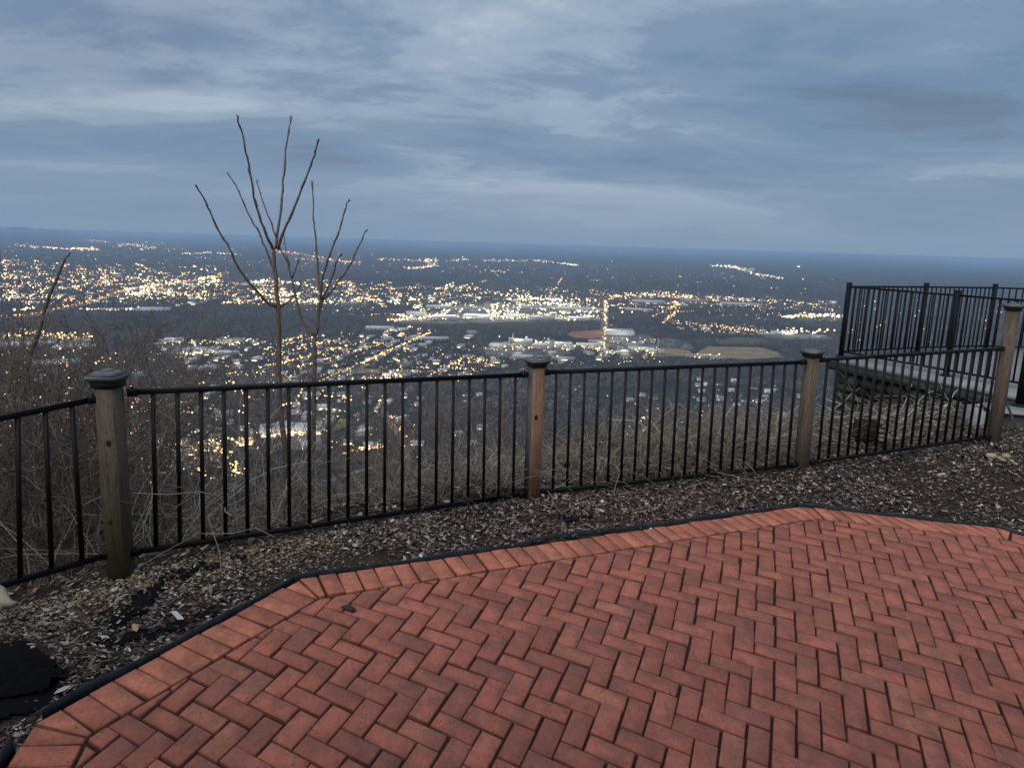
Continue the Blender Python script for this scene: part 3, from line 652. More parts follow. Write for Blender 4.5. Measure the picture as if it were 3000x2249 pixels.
m_ = MB(); q0, q1 = at_w(2175, 872, 7.0), at_w(2216, 965, 6.5); m_.tube([q0, q0 * .5 + q1 * .5 + np.array([0.0, 0, -.015]), q1], .011, 8); m_.tube([q1, q1 + np.array([0.03, -0.02, -0.05]), q1 + np.array([.2, -.05, -.06])], .012, 8)
cb = m_.build('pipe', M['plastic']); tag(cb, 'thin dark pipe leaning on the curb beside the rightmost wooden post', 'pipe')

# ------------------------------------------------------------------ unseen building added behind the viewer, its roof shades the near bricks
lg = empty('shade_building', (1.5, -3.2, 0)); tag(lg, 'added unseen building behind the viewer, its roof shades the near bricks', 'building')
m_ = MB(); m_.box(1.5, -4.6, -.3, 3.3, 16, 2.6); bl(m_, 'walls', M['wood_side'], lg)
m_ = MB(); m_.frustum(1.5, -2.6, 3.3, 3.5, 18, 5.4, 17.8, 5.2); m_.frustum(1.5, -2.9, 3.503, 4.8, 17.6, 4.6, 15, .4); bl(m_, 'roof', M['cap'], lg)
for x in (-6.4, -2.0, 5.0, 9.4): m_ = MB(); m_.box(x, -.35, -.2, 3.297, .16, .16); bl(m_, 'shade_roof_post', M['wood_olive'], lg)
m_ = MB(); m_.box(2.0, -3.27, 0, 2.1, .95, .05); bl(m_, 'door', M['wood_red'], lg)
for x in (-2.5, 5.5): m_ = MB(); m_.box(x, -3.27, .9, 2.1, 1.6, .05); bl(m_, 'window', M['rail'], lg)

# ------------------------------------------------------------------ small objects on the ground
def gpt(px, py):
    d = ray(px, py); W = np.arange(1.2, 16, .02); P = CP[None] + d[None] * W[:, None]; g_ = gz(P[:, :2]); k_ = int(np.argmax(P[:, 2] < g_))
    q = P[k_]; return np.array([q[0], q[1], g_[k_]])
# pebble filled dark basket
bp = gpt(1905, 962); bkt = empty('hollow_block', bp); tag(bkt, 'dark square block with tan river stones spilling out beside it', 'block')
m_ = MB()
for (dx, dy, w, d) in ((-.21, .05, .03, .2), (-.03, .05, .03, .2), (-.12, -.035, .15, .03), (-.12, .135, .15, .03)): m_.box(bp[0] + dx, bp[1] + dy, bp[2] - .02, bp[2] + .22, w, d, 0.0)
bl(m_, 'block_body', M['soil'], bkt); m_ = MB(); m_.box(bp[0] - .12, bp[1] + .05, bp[2] + .0, bp[2] + .17, .148, .13); bl(m_, 'block_fill', M['soil'], bkt)
def pebble(P, s, col_, name, label, grp):
    V, Fc = [], []
    r = np.random.default_rng(int(abs(P[0] * 1e4)) % 9999); j = r.uniform(.88, 1.1, len(sph))
    V = [(v[0] * s * j[i] * 1.25, v[1] * s * j[i], v[2] * s * j[i] * .7) for i, v in enumerate(sph)]
    o = mesh_np(name, V, [list(f) for f in sf], M['pebble'], col=np.tile(np.array(col_) * r.uniform(.8, 1.15), (len(V), 1)), smooth=True); o.location = [P[0], P[1], P[2] + s * .5]; o.rotation_euler = (0, 0, r.uniform(0, 3)); tag(o, label, 'stone', grp); return o
for k_, (px, py, s) in enumerate([(1885, 905, .034), (1906, 906, .032), (1901, 915, .034), (1907, 923, .036), (1898, 932, .03), (1909, 934, .034), (1903, 944, .034), (1913, 947, .032), (1899, 951, .028), (1926, 950, .022), (1938, 950, .028), (1947, 946, .036), (1937, 957, .018)]):
    P = at_w(px, py, np.dot(bp - CP, FW) - 0.16); 
    if k_ < 9: P = P + np.array([0, -.03, 0])
    pebble(P, s, (0.27, 0.19, 0.12), 'river_stone', 'smooth tan river stone in the heap beside the dark block', 'river stones by the dark block')
for (px, py, s) in [(2140, 984, .055), (2157, 987, .03), (2172, 985, .05), (2165, 992, .035), (2184, 994, .035), (2192, 1000, .03)]:
    P = gpt(px, py + 6); pebble(P, s * .75, (0.38, 0.30, 0.17), 'field_stone', 'rounded tan stone on soil in front of the concrete curb', 'stones in front of the curb')
# bleached driftwood at far left
P = gpt(5, 1305); dr = empty('driftwood', P); tag(dr, 'bleached piece of wood lying at the far left edge', 'wood'); m_ = MB()
Q = [at_w(-40, 1268, 3.35), at_w(-6, 1282, 3.32), at_w(8, 1300, 3.28), at_w(24, 1305, 3.28), at_w(38, 1300, 3.3)]
m_.tube(Q, [.05, .04, .03, .018, .005], 10); bl(m_, 'stump_limb', M['bone'], dr, smooth=True); m_ = MB(); m_.tube([Q[1], at_w(-8, 1315, 3.25), at_w(-30, 1330, 3.2)], [.03, .028, .02], 10); bl(m_, 'stump_root', M['bone'], dr, smooth=True)
# crumpled fabric heaps
def crumple(name, P, rx, ry, h, label, m_, seed, ang=0):
    r = np.random.default_rng(seed); n = 34; t = np.linspace(-1, 1, n); X, Y = np.meshgrid(t, t); rr = np.sqrt(X ** 2 + Y ** 2)
    ph = r.uniform(0, 6, 8); Zz = (np.clip(1 - rr ** 2, 0, 1) ** .6) * (0.6 + 0.25 * np.sin(X * 5 + ph[0] + Y * 3) + .15 * np.abs(np.sin(X * 9 - Y * 7 + ph[1])) + .12 * np.abs(np.sin(Y * 13 + X * 3 + ph[2])))
    c, s = math.cos(ang), math.sin(ang); wx = X * rx * (1 + .12 * np.sin(3 * Y + ph[3])); wy = Y * ry * (1 + .15 * np.sin(4 * X + ph[4]))
    gx_, gy_ = P[0] + wx * c - wy * s, P[1] + wx * s + wy * c; gzv = gz(np.stack([gx_.ravel(), gy_.ravel()], 1)).reshape(n, n)
    V = np.stack([gx_ - P[0], gy_ - P[1], gzv + Zz * h - .012 - P[2]], -1).reshape(-1, 3)
    th_ = np.arctan2(Y, X); msk = rr < (.86 + .12 * np.sin(3 * th_ + ph[5]) + .09 * np.sin(7 * th_ + ph[6]) + .05 * np.sin(13 * th_ + ph[7])); Fq = gridF(n, n); Fq = Fq[msk.ravel()[Fq].all(1)]
    o = mesh_np(name, V, Fq, m_, smooth=True); o.location = P; return o
o = crumple('fabric_heap', gpt(30, 1480), .24, .17, .10, '', M['heap'], 3, .35); tag(o, 'bunched black landscape fabric at the lower left beside the edging', 'fabric')
o = crumple('fabric_fold', gpt(1075, 1072), .40, .13, .06, '', M['fabric'], 5, .35); tag(o, 'folded black fabric at the fence foot left of the reddish post', 'fabric')
o = crumple('fabric_fold', gpt(1235, 1046), .28, .12, .06, '', M['fabric'], 6, .45); tag(o, 'rumpled black fabric at the fence foot right of the reddish post', 'fabric')
o = crumple('fabric_sheet', gpt(1420, 1022), .75, .28, .03, '', M['fabric'], 8, .42); tag(o, 'flat dark fabric sheet beyond the pickets right of the reddish post', 'fabric')
def drape(pts, lab):
    xs = [p[0] for p in pts]; ys = [p[1] for p in pts]; nx, ny = 36, 26; gxp = np.linspace(max(-30, min(xs)), max(xs), nx); gyp = np.linspace(min(ys), max(ys), ny); A_, B_ = np.meshgrid(gxp, gyp)
    wob = 4 * np.sin(A_ * .09) + 3 * np.sin(B_ * .21 + A_ * .03); ok = pin(pts, (A_ + wob).ravel(), (B_ + wob * .6).ravel()); V = np.zeros((nx * ny, 3))
    for i in np.nonzero(ok)[0]: V[i] = gpt(A_.ravel()[i], B_.ravel()[i])
    V[:, 2] += .009 + .004 * np.sin(V[:, 0] * 37 + V[:, 1] * 11); Fq = gridF(nx, ny); Fq = Fq[ok[Fq].all(1)]; u_, inv_ = np.unique(Fq, return_inverse=True); o = mesh_np('landscape_fabric', V[u_], inv_.reshape(Fq.shape), M['heap'], smooth=True)
    sm = o.modifiers.new('thickness', 'SOLIDIFY'); sm.thickness = .002; tag(o, lab, 'fabric')
drape(BARE[0][0], 'long bare strip of black fabric between gravel and mulch at left'); drape(BARE[1][0], 'narrow dark fabric strip showing near the edging at lower left'); drape([(-40, 1395), (60, 1385), (118, 1430), (150, 1490), (110, 1530), (30, 1560), (-40, 1580)], 'flat black fabric spread under the bunched heap at lower left')
o = crumple('fabric_lump', gpt(2035, 1110), .07, .05, .035, '', M['fabric'], 11, .1); tag(o, 'small black lump in the mulch behind the patio at right', 'fabric')
# scraps
for (px, py, s, lab) in [(1951, 909, .11, 'larger white plastic scrap among the canes'), (1990, 914, .06, 'smaller white scrap right of the larger one'), (1845, 912, .05, 'pale blue white scrap left of the dark block')]:
    P = gpt(px, py); o = crumple('plastic_scrap', P, s, s * .45, .05, '', M['trash'], int(px), .3); tag(o, lab, 'scrap')
P = at_w(748, 1321, 3.05); pz = patio_pt(748, 1321); P = np.array([pz[0], pz[1], patz(*pz) + .004])
m_ = MB(); m_.add([(0, 0, .006), (.035, .012, .014), (.05, .005, .004), (.03, -.012, .002), (-.02, .03, .012), (-.035, .035, .003), (-.012, .004, .01), (.012, .028, .018)], [(0, 1, 2, 3), (0, 6, 4, 7), (6, 5, 4), (0, 7, 1)]); lf = m_.build('dead_leaf', M['leaf']); lf.location = P; sm = lf.modifiers.new('s', 'SOLIDIFY'); sm.thickness = .001; tag(lf, 'curled dark dead leaf lying on the bricks near the corner', 'leaf')
pz = patio_pt(1104, 1299); m_ = MB(); m_.frustum(0, 0, 0.001, .006, .016, .01, .01, .006); o = m_.build('dirt_crumb', M['leaf']); o.location = (pz[0], pz[1], patz(*pz)); tag(o, 'tiny dark crumb on a brick right of the dead leaf', 'crumb')
P = gpt(1232, 1131); m_ = MB(); m_.tube([P + np.array([-.04, -.01, .02]), P + np.array([.015, .0, .024])], .014, 10); m_.tube([P + np.array([.015, .0, .024]), P + np.array([.045, .004, .024])], .009, 10); o = m_.build('hose_fitting', M['rail']); tag(o, 'short black hose fitting lying in the mulch by the border', 'fitting')
P0, P1, P2 = gpt(1165, 1118), gpt(1210, 1121), gpt(1240, 1124); up = np.array([0, 0, .014]); m_ = MB(); m_.tube([P0 + up, P1 + up * 1.6, P2 + up, gpt(1280, 1120) + up], .008, 8); o = m_.build('drip_hose', M['rail']); tag(o, 'thin black irrigation hose half buried in the mulch', 'hose')

# ------------------------------------------------------------------ saplings
def curve_pts(px, w0, w1, sub=3):
    P = [at_w(x, y, w0 + (w1 - w0) * i / max(1, len(px) - 1)) for i, (x, y) in enumerate(px)]
    Q = []
    r = np.random.default_rng(int(px[0][0] * 7 + px[-1][1])); 
    for i in range(len(P) - 1):
        a = P[max(i - 1, 0)]; b = P[i]; c = P[i + 1]; d = P[min(i + 2, len(P) - 1)]
        for k_ in range(sub):
            t = k_ / sub; Q.append(0.5 * ((2 * b) + (c - a) * t + (2 * a - 5 * b + 4 * c - d) * t * t + (3 * b - a - 3 * c + d) * t ** 3) + (r.normal(0, .0035, 3) if k_ else 0))
    Q.append(P[-1]); return Q
def r1(pts): return [(368.7 + x * .2669, 221.2 + y * .2669) for x, y in pts]
def r2(pts): return [(516 + x * .3114, 590 + y * .3114) for x, y in pts]
def sapling(label, base_px, w, trunk, rt, branches):
    g0 = at_w(*trunk[0], w); P0 = np.array([g0[0], g0[1], gz(g0[None, :2])[0] - .05])
    root = empty('sapling', P0); tag(root, label, 'tree', 'bare saplings behind the fence')
    T = [P0] + curve_pts(trunk, w, w)
    L = len(T); m_ = MB(); m_.tube(T, [rt[0] + (rt[1] - rt[0]) * (i / (L - 1)) ** 1.3 for i in range(L)], 10); bl(m_, 'trunk', M['bark'], root, smooth=True)
    for pts, ra, rb, dw in branches:
        Q = curve_pts(pts, w, w + dw); n = len(Q); m_ = MB()
        rad = [1.15 * (ra + (rb - ra) * (i / (n - 1)) ** .8) * (1 + .13 * math.sin(i * 2.3) + (.22 if i % 5 == 2 else 0)) for i in range(n)]; rad[-1] *= 1.2; rad[-2] *= 1.35
        m_.tube(Q, rad, 7); b_ = bl(m_, 'branch', M['bark'], root, smooth=True)
        r = np.random.default_rng(n * 13 + int(pts[-1][0])); s_ = MB()
        for i in range(2, n - 1, 3):      # little buds along the shoot
            q = Vector(Q[i]); d = Vector(r.normal(0, 1, 3)); d.z = abs(d.z) + .6; d.normalize(); s_.tube([q, q + d * .018, q + d * .026], [.0045, .0035, .001], 5)
        bl(s_, 'bud', M['bark'], root, b_)
WA, WB = 6.7, 7.3
sapling('taller bare sapling with long upswept shoots, left of the other one', None, WA,
        [(622, 1090), (619, 1035), (615.6, 964), (606, 886), (603, 827), (603, 746), (601.6, 700), (601, 664), (597, 619), (593, 581), (591.5, 552), (590.5, 538)], (.027, .016),
        [(r1([(832, 1190), (800, 1130), (770, 1060), (720, 920), (685, 800), (665, 680), (635, 500), (610, 420), (580, 250), (555, 185), (542, 105)]), .012, .0055, -.5),
         (r1([(850, 1180), (865, 1050), (895, 860), (910, 700), (925, 500), (940, 330), (960, 200), (975, 110)]), .0125, .0055, .5),
         (r1([(870, 1190), (900, 1080), (960, 950), (1030, 780), (1080, 650), (1150, 460), (1175, 380), (1203, 297)]), .012, .0055, -.3),
         (r1([(850, 1080), (800, 940), (760, 840), (715, 700), (697, 633)]), .007, .004, .6),
         (r1([(825, 1330), (770, 1180), (720, 1060), (650, 940), (590, 810), (540, 700), (500, 630), (460, 567)]), .0095, .0045, .4),
         (r1([(860, 1655), (820, 1640), (750, 1590), (700, 1530), (620, 1440), (545, 1330), (480, 1190), (400, 1060), (330, 910), (290, 820), (240, 730), (200, 667)]), .013, .0048, -.6),
         (r1([(875, 1665), (910, 1645), (960, 1610), (1010, 1550), (1040, 1500), (1055, 1450)]), .008, .004, .3)])
sapling('shorter forked bare sapling right of the taller one', None, WB,
        [(672, 1060), (676, 979), (678, 901), (679, 827), (679.5, 777), (679.5, 726)], (.026, .019),
        [([(679.5, 726), (686, 708), (690, 668), (693, 648)], .016, .014, 0),
         (r1([(1215, 1600), (1205, 1500), (1190, 1300), (1170, 1050), (1155, 950), (1155, 780), (1143, 633)]), .011, .005, .4),
         (r1([(1218, 1600), (1225, 1450), (1260, 1320), (1290, 1230), (1350, 1080), (1390, 950), (1420, 850), (1445, 783)]), .011, .005, -.3),
         (r1([(1225, 1600), (1270, 1500), (1310, 1400), (1340, 1290), (1385, 1228)]), .008, .004, -.5),
         (r1([(1230, 1600), (1300, 1530), (1370, 1430), (1440, 1330), (1490, 1230), (1530, 1150), (1560, 1080), (1592, 1030)]), .011, .005, .4),
         (r2([(520, 430), (480, 380), (435, 310), (410, 230), (390, 140), (370, 50)]) + r1([(970, 1400), (950, 1310), (900, 1210), (870, 1150)]), .014, .006, .2),
         (r1([(985, 1420), (1015, 1340), (1035, 1275)]), .006, .003, -.2), (r1([(965, 1330), (935, 1230), (920, 1100), (925, 995)]), .006, .003, .1)])

# ------------------------------------------------------------------ bare shrubs, stems, dry grass
def grow(r, starts, dirs, lens, rads, m=6, bend=.25, up=.15, taper=.35):
    n = len(starts); P = np.zeros((n, m, 3)); P[:, 0] = starts; d = dirs.copy(); st = (lens / (m - 1))[:, None]
    for i in range(1, m):
        d = d + r.normal(0, bend, (n, 3)) + np.array([0, 0, up]); d /= np.linalg.norm(d, axis=1, keepdims=True); P[:, i] = P[:, i - 1] + d * st
    Rr = rads[:, None] * np.linspace(1, taper, m)[None]
    return P, Rr
def spawn(r, P, Rr, k_, lscale, lens, bend, ang=.8, up=.1, lo=.25, rs_=.55, m=5):
    n, mm, _ = P.shape; pi = np.repeat(np.arange(n), k_); f = r.uniform(lo, .98, len(pi)) * (mm - 1); i0 = np.minimum(f.astype(int), mm - 2); fr = (f - i0)[:, None]
    S = P[pi, i0] * (1 - fr) + P[pi, i0 + 1] * fr; T = P[pi, i0 + 1] - P[pi, i0]; T /= np.linalg.norm(T, axis=1, keepdims=True) + 1e-9
    d = T + r.normal(0, ang, (len(pi), 3)); d /= np.linalg.norm(d, axis=1, keepdims=True); rad = (Rr[pi, i0] * rs_)
    return grow(r, S, d, lens[pi] * lscale * r.uniform(.4, 1.2, len(pi)), rad, m, bend, up)
def join(parts):
    Vs, Fs, b = [], [], 0
    for (P, Rr, sd_) in parts:
        V, Fq = tubes_np(P, Rr, sd_); Vs.append(V); Fs.append(Fq + b); b += len(V)
    return np.concatenate(Vs), np.concatenate(Fs)
def shrub(px, w, toppy, seed, nst=9, dens=1.0, label='', spread=.35, name='bare_shrub', tint=1.0):
    r = np.random.default_rng(seed); q = at_w(px, 900, w); z0 = gz(q[None, :2])[0] - .05; top = at_w(px, toppy, w)[2]; H = max(.5, (top - z0) * 1.02)
    root = empty(name, (q[0], q[1], z0)); tag(root, label, 'shrub', 'leafless shrubs beyond the fence')
    S = np.zeros((nst, 3)); S[:, :2] = r.normal(0, .10, (nst, 2)); d = np.column_stack([r.normal(0, spread, (nst, 2)), np.ones(nst)]); d /= np.linalg.norm(d, axis=1, keepdims=True)
    ln = H * r.uniform(.6, 1.05, nst); P1, R1 = grow(r, S, d, ln, np.full(nst, .007) * r.uniform(.6, 1.5, nst), 8, .16, .05, .3)
    P2, R2 = spawn(r, P1, R1, max(3, int(15 * dens)), .36, ln, .28, .75, .08, .2, .6, 6)
    l2 = np.linalg.norm(P2[:, -1] - P2[:, 0], axis=1) + .05; P3, R3 = spawn(r, P2, R2, max(2, int(7 * dens)), .5, l2, .35, .9, .05, .15, .65, 4)
    R3 = np.maximum(R3, .0018); R2 = np.maximum(R2, .0024)
    zf = min(1.15, (top - z0) / np.percentile(P1[:, -1, 2], 88))
    for P_ in (P1, P2, P3): P_[:, :, 2] *= zf
    lim = (top - z0) * 1.06; k2, k3 = P2[:, :, 2].max(1) < lim, P3[:, :, 2].max(1) < lim; P2, R2, P3, R3 = P2[k2], R2[k2], P3[k3], R3[k3]
    V, Fq = join([(P1, R1, 5)]); c = np.array([.17, .14, .12]) * (.85 if px < 330 else 1.1); mesh_np('stems', V, Fq, M['twig'], root, np.tile(c, (len(V), 1)))
    P3 = P3 if len(P3) else P2[:1, :4] * 1.0; R3 = R3 if len(R3) else R2[:1, :4]
    V, Fq = join([(P2, R2, 3), (P3, R3, 3)]); nc = len(V); cc = c * r.lognormal(0, .25, (nc // 3 + 1, 1)); mesh_np('crown', V, Fq, M['twig'], root, np.repeat(cc, 3, 0)[:nc]); return root
SH = [(-110, 4.6, 690, 12), (-60, 6.2, 640, 9), (-20, 6.9, 645, 9), (20, 6.4, 630, 8), (70, 7.2, 645, 8), (105, 6.5, 640, 8), (140, 7.4, 655, 8), (185, 6.7, 660, 7), (215, 7.2, 665, 7), (290, 7.4, 700, 6), (350, 7.2, 720, 5), (-10, 4.9, 700, 11), (25, 6.2, 700, 8), (60, 5.1, 740, 11), (90, 6.6, 720, 8), (120, 5.4, 710, 10), (150, 6.9, 750, 8), (170, 4.9, 760, 10), (195, 5.8, 690, 10), (235, 6.6, 690, 8), (262, 5.3, 745, 9), (300, 6.0, 710, 9), (330, 7.2, 745, 8),
      (345, 5.4, 820, 9), (385, 6.6, 790, 5), (430, 6.9, 775, 8), (500, 6.6, 800, 7), (540, 6.4, 860, 5), (585, 7.4, 790, 6), (640, 6.3, 900, 8), (735, 6.9, 860, 7), (800, 6.2, 930, 9), (870, 6.6, 830, 6), (930, 6.6, 800, 9), (985, 7.2, 825, 8), (1050, 6.8, 850, 8), (1115, 7.4, 820, 6), (1235, 7.4, 870, 6), (1300, 7.8, 900, 7), (1370, 8.0, 850, 6), (1465, 8.2, 890, 6), (1600, 9.0, 870, 5), (1690, 9.2, 850, 5), (30, 4.3, 900, 12), (110, 4.4, 930, 12), (200, 4.7, 950, 10)]
def shlab(px, w, t):
    side = 'at the far left edge' if px < 0 else 'left of the leftmost wooden post' if px < 235 else 'just right of the leftmost wooden post' if px < 420 else 'between the leftmost post and the saplings' if px < 590 else 'around the sapling trunks' if px < 760 else 'between the saplings and the reddish post' if px < 1130 else 'right of the reddish post' if px < 1500 else 'beside the third wooden post'
    size = 'low' if t > 890 else 'mid height' if t > 780 else 'tall'
    wd = 'close' if w < 5.3 else 'deeper' if w > 6.5 else 'middle'
    return f'{size} leafless shrub in the {wd} row {side}'
for i, (px, w, t, n) in enumerate(SH): shrub(px, w, t, 100 + i, n, (.72 if t < 700 and w > 5.9 else .78) if px < 250 else .6 if px < 350 else .55 if px < 600 else .6, shlab(px, w, t), .28 if px < 560 else .35)
# single long stems
def stem(label, pts, w, ra, rb, col='bark', sc_=None):
    Q = curve_pts(pts, w, w); n = len(Q); m_ = MB(); m_.tube(Q, [ra + (rb - ra) * i / (n - 1) for i in range(n)], 7); o = m_.build('dead_cane' if 'cane' in label or 'stub' in label else 'bare_shoot', M[col], smooth=True); tag(o, label, 'branch'); return o
stem('long leaning bare stem rising highest at the left', [(50, 860), (64, 775), (77, 737), (91, 687), (107, 639), (123, 604), (139, 564), (146, 553), (151, 545)], 5.6, .020, .006)
stem('thin upright stem just left of the reddish post', [(1128, 960), (1126, 900), (1115, 868), (1103, 830), (1100, 800), (1099, 766)], 6.6, .007, .003)
stem('dark thin shoot leaning right above the top rail', [(690, 860), (720, 822), (740, 800), (765, 765), (783, 757)], 6.3, .008, .003)
stem('low arching branch from the saplings toward the right', [(716, 940), (740, 925), (790, 905), (830, 870), (848, 840), (860, 810)], 6.3, .007, .003)
stem('knobbly twig crossing behind the pickets', [(700, 1010), (712, 940), (740, 890), (790, 860), (800, 830), (803, 808)], 6.2, .006, .003)
stem('broken bent cane forming a peak behind the third panel', [(1360, 985), (1375, 950), (1418, 913), (1450, 886), (1468, 873)], 6.6, .011, .010, 'tan')
stem('hanging half of the snapped cane', [(1466, 873), (1474, 878), (1486, 900), (1500, 935), (1505, 985)], 6.62, .013, .010, 'tan')
stem('splintered stub standing among canes', [(1395, 985), (1400, 930), (1401, 900)], 6.5, .014, .012, 'tan')
stem('grey leaning cane below the snapped one', [(1398, 898), (1425, 935), (1450, 975), (1490, 1010), (1560, 1035)], 6.3, .008, .005, 'bone')
stem('long pale cane lying over the brush', [(1330, 1000), (1390, 985), (1450, 960), (1515, 935)], 6.5, .010, .006, 'bone')
stem('arching pale cane at the second panel', [(1315, 905), (1360, 908), (1390, 918), (1430, 960), (1465, 1000)], 6.7, .006, .004, 'bone')
# dry grass tufts
def grass(name, N, pxr, wr, H, label, seed, pal, lean=.6, flat=False, thick=.0022, acc=None):
    r = np.random.default_rng(seed); px = r.uniform(*pxr, N); w = wr[0] + (wr[1] - wr[0]) * r.random(N)
    if callable(H): hh = H(px) * r.uniform(.4, 1.15, N)
    else: hh = H * r.uniform(.4, 1.2, N)
    Q = np.array([at_w(a, 1000, b) for a, b in zip(px, w)]); s = sdist(Q[:, :2]); k_ = s > .12
    if acc is not None: k_ &= acc(Q, s)
    Q = Q[k_]; hh = hh[k_]; n = len(Q); z = gz(Q[:, :2]) - .01; S = np.column_stack([Q[:, :2], z])
    d = np.column_stack([r.normal(0, lean, (n, 2)), np.full(n, .05 if flat else 1.0)]); d /= np.linalg.norm(d, axis=1, keepdims=True)
    if flat: S[:, 2] += r.uniform(0, .10, n)
    P, Rr = grow(r, S, d, hh * (1.6), np.full(n, thick) * r.uniform(.5, 1.6, n), 7, .20, -.16 if not flat else -.01, .45)
    gzz = gz(P.reshape(-1, 3)[:, :2]).reshape(n, 7); P[:, :, 2] = np.maximum(P[:, :, 2], gzz + .006)
    V, Fq = tubes_np(P, Rr, 3); pal = np.array(pal); c = pal[r.integers(0, len(pal), n)] * r.lognormal(0, .25, (n, 1))
    o = mesh_np(name, V, Fq, M['cane'], col=np.repeat(c, 21, 0)); tag(o, label, 'dry grass', kind='stuff'); return o
tan = [(.25, .215, .175), (.33, .295, .25), (.18, .145, .115), (.42, .385, .34), (.14, .11, .09)]
brn = [(.11, .085, .065), (.16, .125, .095), (.08, .06, .05), (.2, .165, .13)]
grass('dry_grass', 6500, (560, 1750), (4.9, 7.6), lambda p: np.interp(p, [560, 900, 1150, 1300, 1500, 1750], [.28, .38, .34, .36, .36, .28]), 'tangled straw coloured dry grass along the outside of the fence', 21, tan, .75)
grass('brown_undergrowth', 3600, (-150, 1000), (4.0, 7.5), lambda p: np.interp(p, [-150, 240, 300, 1000], [.42, .36, .26, .26]), 'brown leafless undergrowth beyond the fence at left', 22, brn, .6)
grass('pale_stalks', 240, (-60, 620), (4.0, 5.2), .65, 'pale thin stalks arching behind the leftmost pickets', 23, [(.38, .35, .30), (.3, .27, .22)], .4, thick=.003)
grass('dead_canes', 700, (1500, 2130), (6.3, 9.6), .42, 'pale dead canes strewn on the ledge below the stone wall', 24, [(.34, .31, .28), (.26, .23, .2), (.16, .135, .115), (.42, .40, .37)], 1.0, flat=True, thick=.0042, acc=lambda Q, s: s > .35)
grass('brown_litter_canes', 2600, (1250, 2130), (5.9, 8.6), .22, 'brown broken stems matted beyond the right panels', 25, brn, .9, flat=True, thick=.003)
grass('green_weeds', 500, (1270, 1330), (6.6, 7.0), .25, 'small olive green clump behind the second panel', 26, [(.07, .085, .03), (.09, .09, .04)], .6)

# ------------------------------------------------------------------ terrain: mountain side and valley
VZ = -300.0
def hillz(x, y):
    r_ = np.hypot(x, y); az = np.degrees(np.arctan2(x, y)); L = np.interp(az, [-60, -30, -15, -5, 3, 12, 25, 60], [560, 640, 700, 800, 1150, 1500, 1650, 1800])
    f = np.clip(r_ / L, 0, 1); z = -2 + (VZ + 2) * (1 - (1 - f) ** 2.15)
    bump_ = 10 * np.sin(x / 97 + 1) * np.cos(y / 121) + 5 * np.sin(x / 41 + y / 57) * np.cos(y / 33)
    z = z + bump_ * np.clip(r_ / 200, 0, 1) * np.clip((1 - f) * 4, 0, 1)
    R_ = np.clip((r_ - 19000) / 40000, 0, 1)
    far = np.where(r_ > 19000, R_ * (18 + 16 * np.sin(az * .5 + 1) + 14 * np.sin(az * 1.3) + 7 * np.sin(az * 3.1 + 2) + 4 * np.sin(az * 7.7) + 90 * np.exp(-((az + 34.5) / 3.2) ** 2) + 45 * np.exp(-((az - 24) / 4.0) ** 2) + 26 * np.exp(-((az - 19) / 1.8) ** 2)), 0) * 3.2
    mid = np.where((r_ > 4500) & (r_ < 20000), 9 * np.sin(x / 900 + 2) * np.sin(y / 700), 0) * 0
    return z + far + mid
def hill_pt(px, py):      # where the line of sight meets the terrain
    d = ray(px, py); rr_ = np.geomspace(60, 60000, 260); h = np.hypot(d[0], d[1]); P = CP[None] + d[None] * (rr_ / h)[:, None]
    g_ = hillz(P[:, 0], P[:, 1]); i = np.argmax(P[:, 2] < g_)
    if i == 0: return P[-1]
    a, b = rr_[i - 1], rr_[i]
    for _ in range(16):
        m_ = (a + b) / 2; q = CP + d * (m_ / h)
        if q[2] < hillz(q[0], q[1]): b = m_
        else: a = m_
    q = CP + d * (a / h); return q
rr = np.concatenate([np.linspace(9, 60, 18), np.geomspace(64, 3000, 150), np.geomspace(3100, 82000, 95)]); aa = np.radians(np.linspace(-88, 88, 420))
AA, RR = np.meshgrid(aa, rr); X = RR * np.sin(AA); Y = RR * np.cos(AA); Zt = hillz(X, Y) - np.clip((60 - RR) / 50, 0, 1) * 7
mt = M['terrain'] = mat('valley_ground', rough=0.95, spec=0.05)
v = coords(mt, (.001, .001, .001)); n1 = noise(mt, 1.3, 8, v, .65); n2 = noise(mt, 9, 8, v, .72); n3 = noise(mt, 60, 4, v, .7)
c1 = ramp(mt, n2.outputs['Fac'], [(.36, (.024, .026, .029)), (.5, (.038, .037, .038)), (.62, (.058, .054, .050)), (.74, (.12, .108, .09))]).outputs['Color']
c2 = mixc(mt, c1, (.030, .034, .036), ramp(mt, n1.outputs['Fac'], [(.42, (.75,) * 3), (.58, (0, 0, 0))]).outputs['Color'])
c3 = mixc(mt, c2, (.11, .10, .09), ramp(mt, n3.outputs['Fac'], [(.60, (0, 0, 0)), (.78, (.55,) * 3)]).outputs['Color']); base(mt, c3)
te = mesh_np('terrain', np.column_stack([X.ravel(), Y.ravel(), Zt.ravel()]), gridF(420, len(rr)), mt, smooth=True); tag(te, 'wooded mountain side and broad valley floor reaching far ridges', kind='structure')

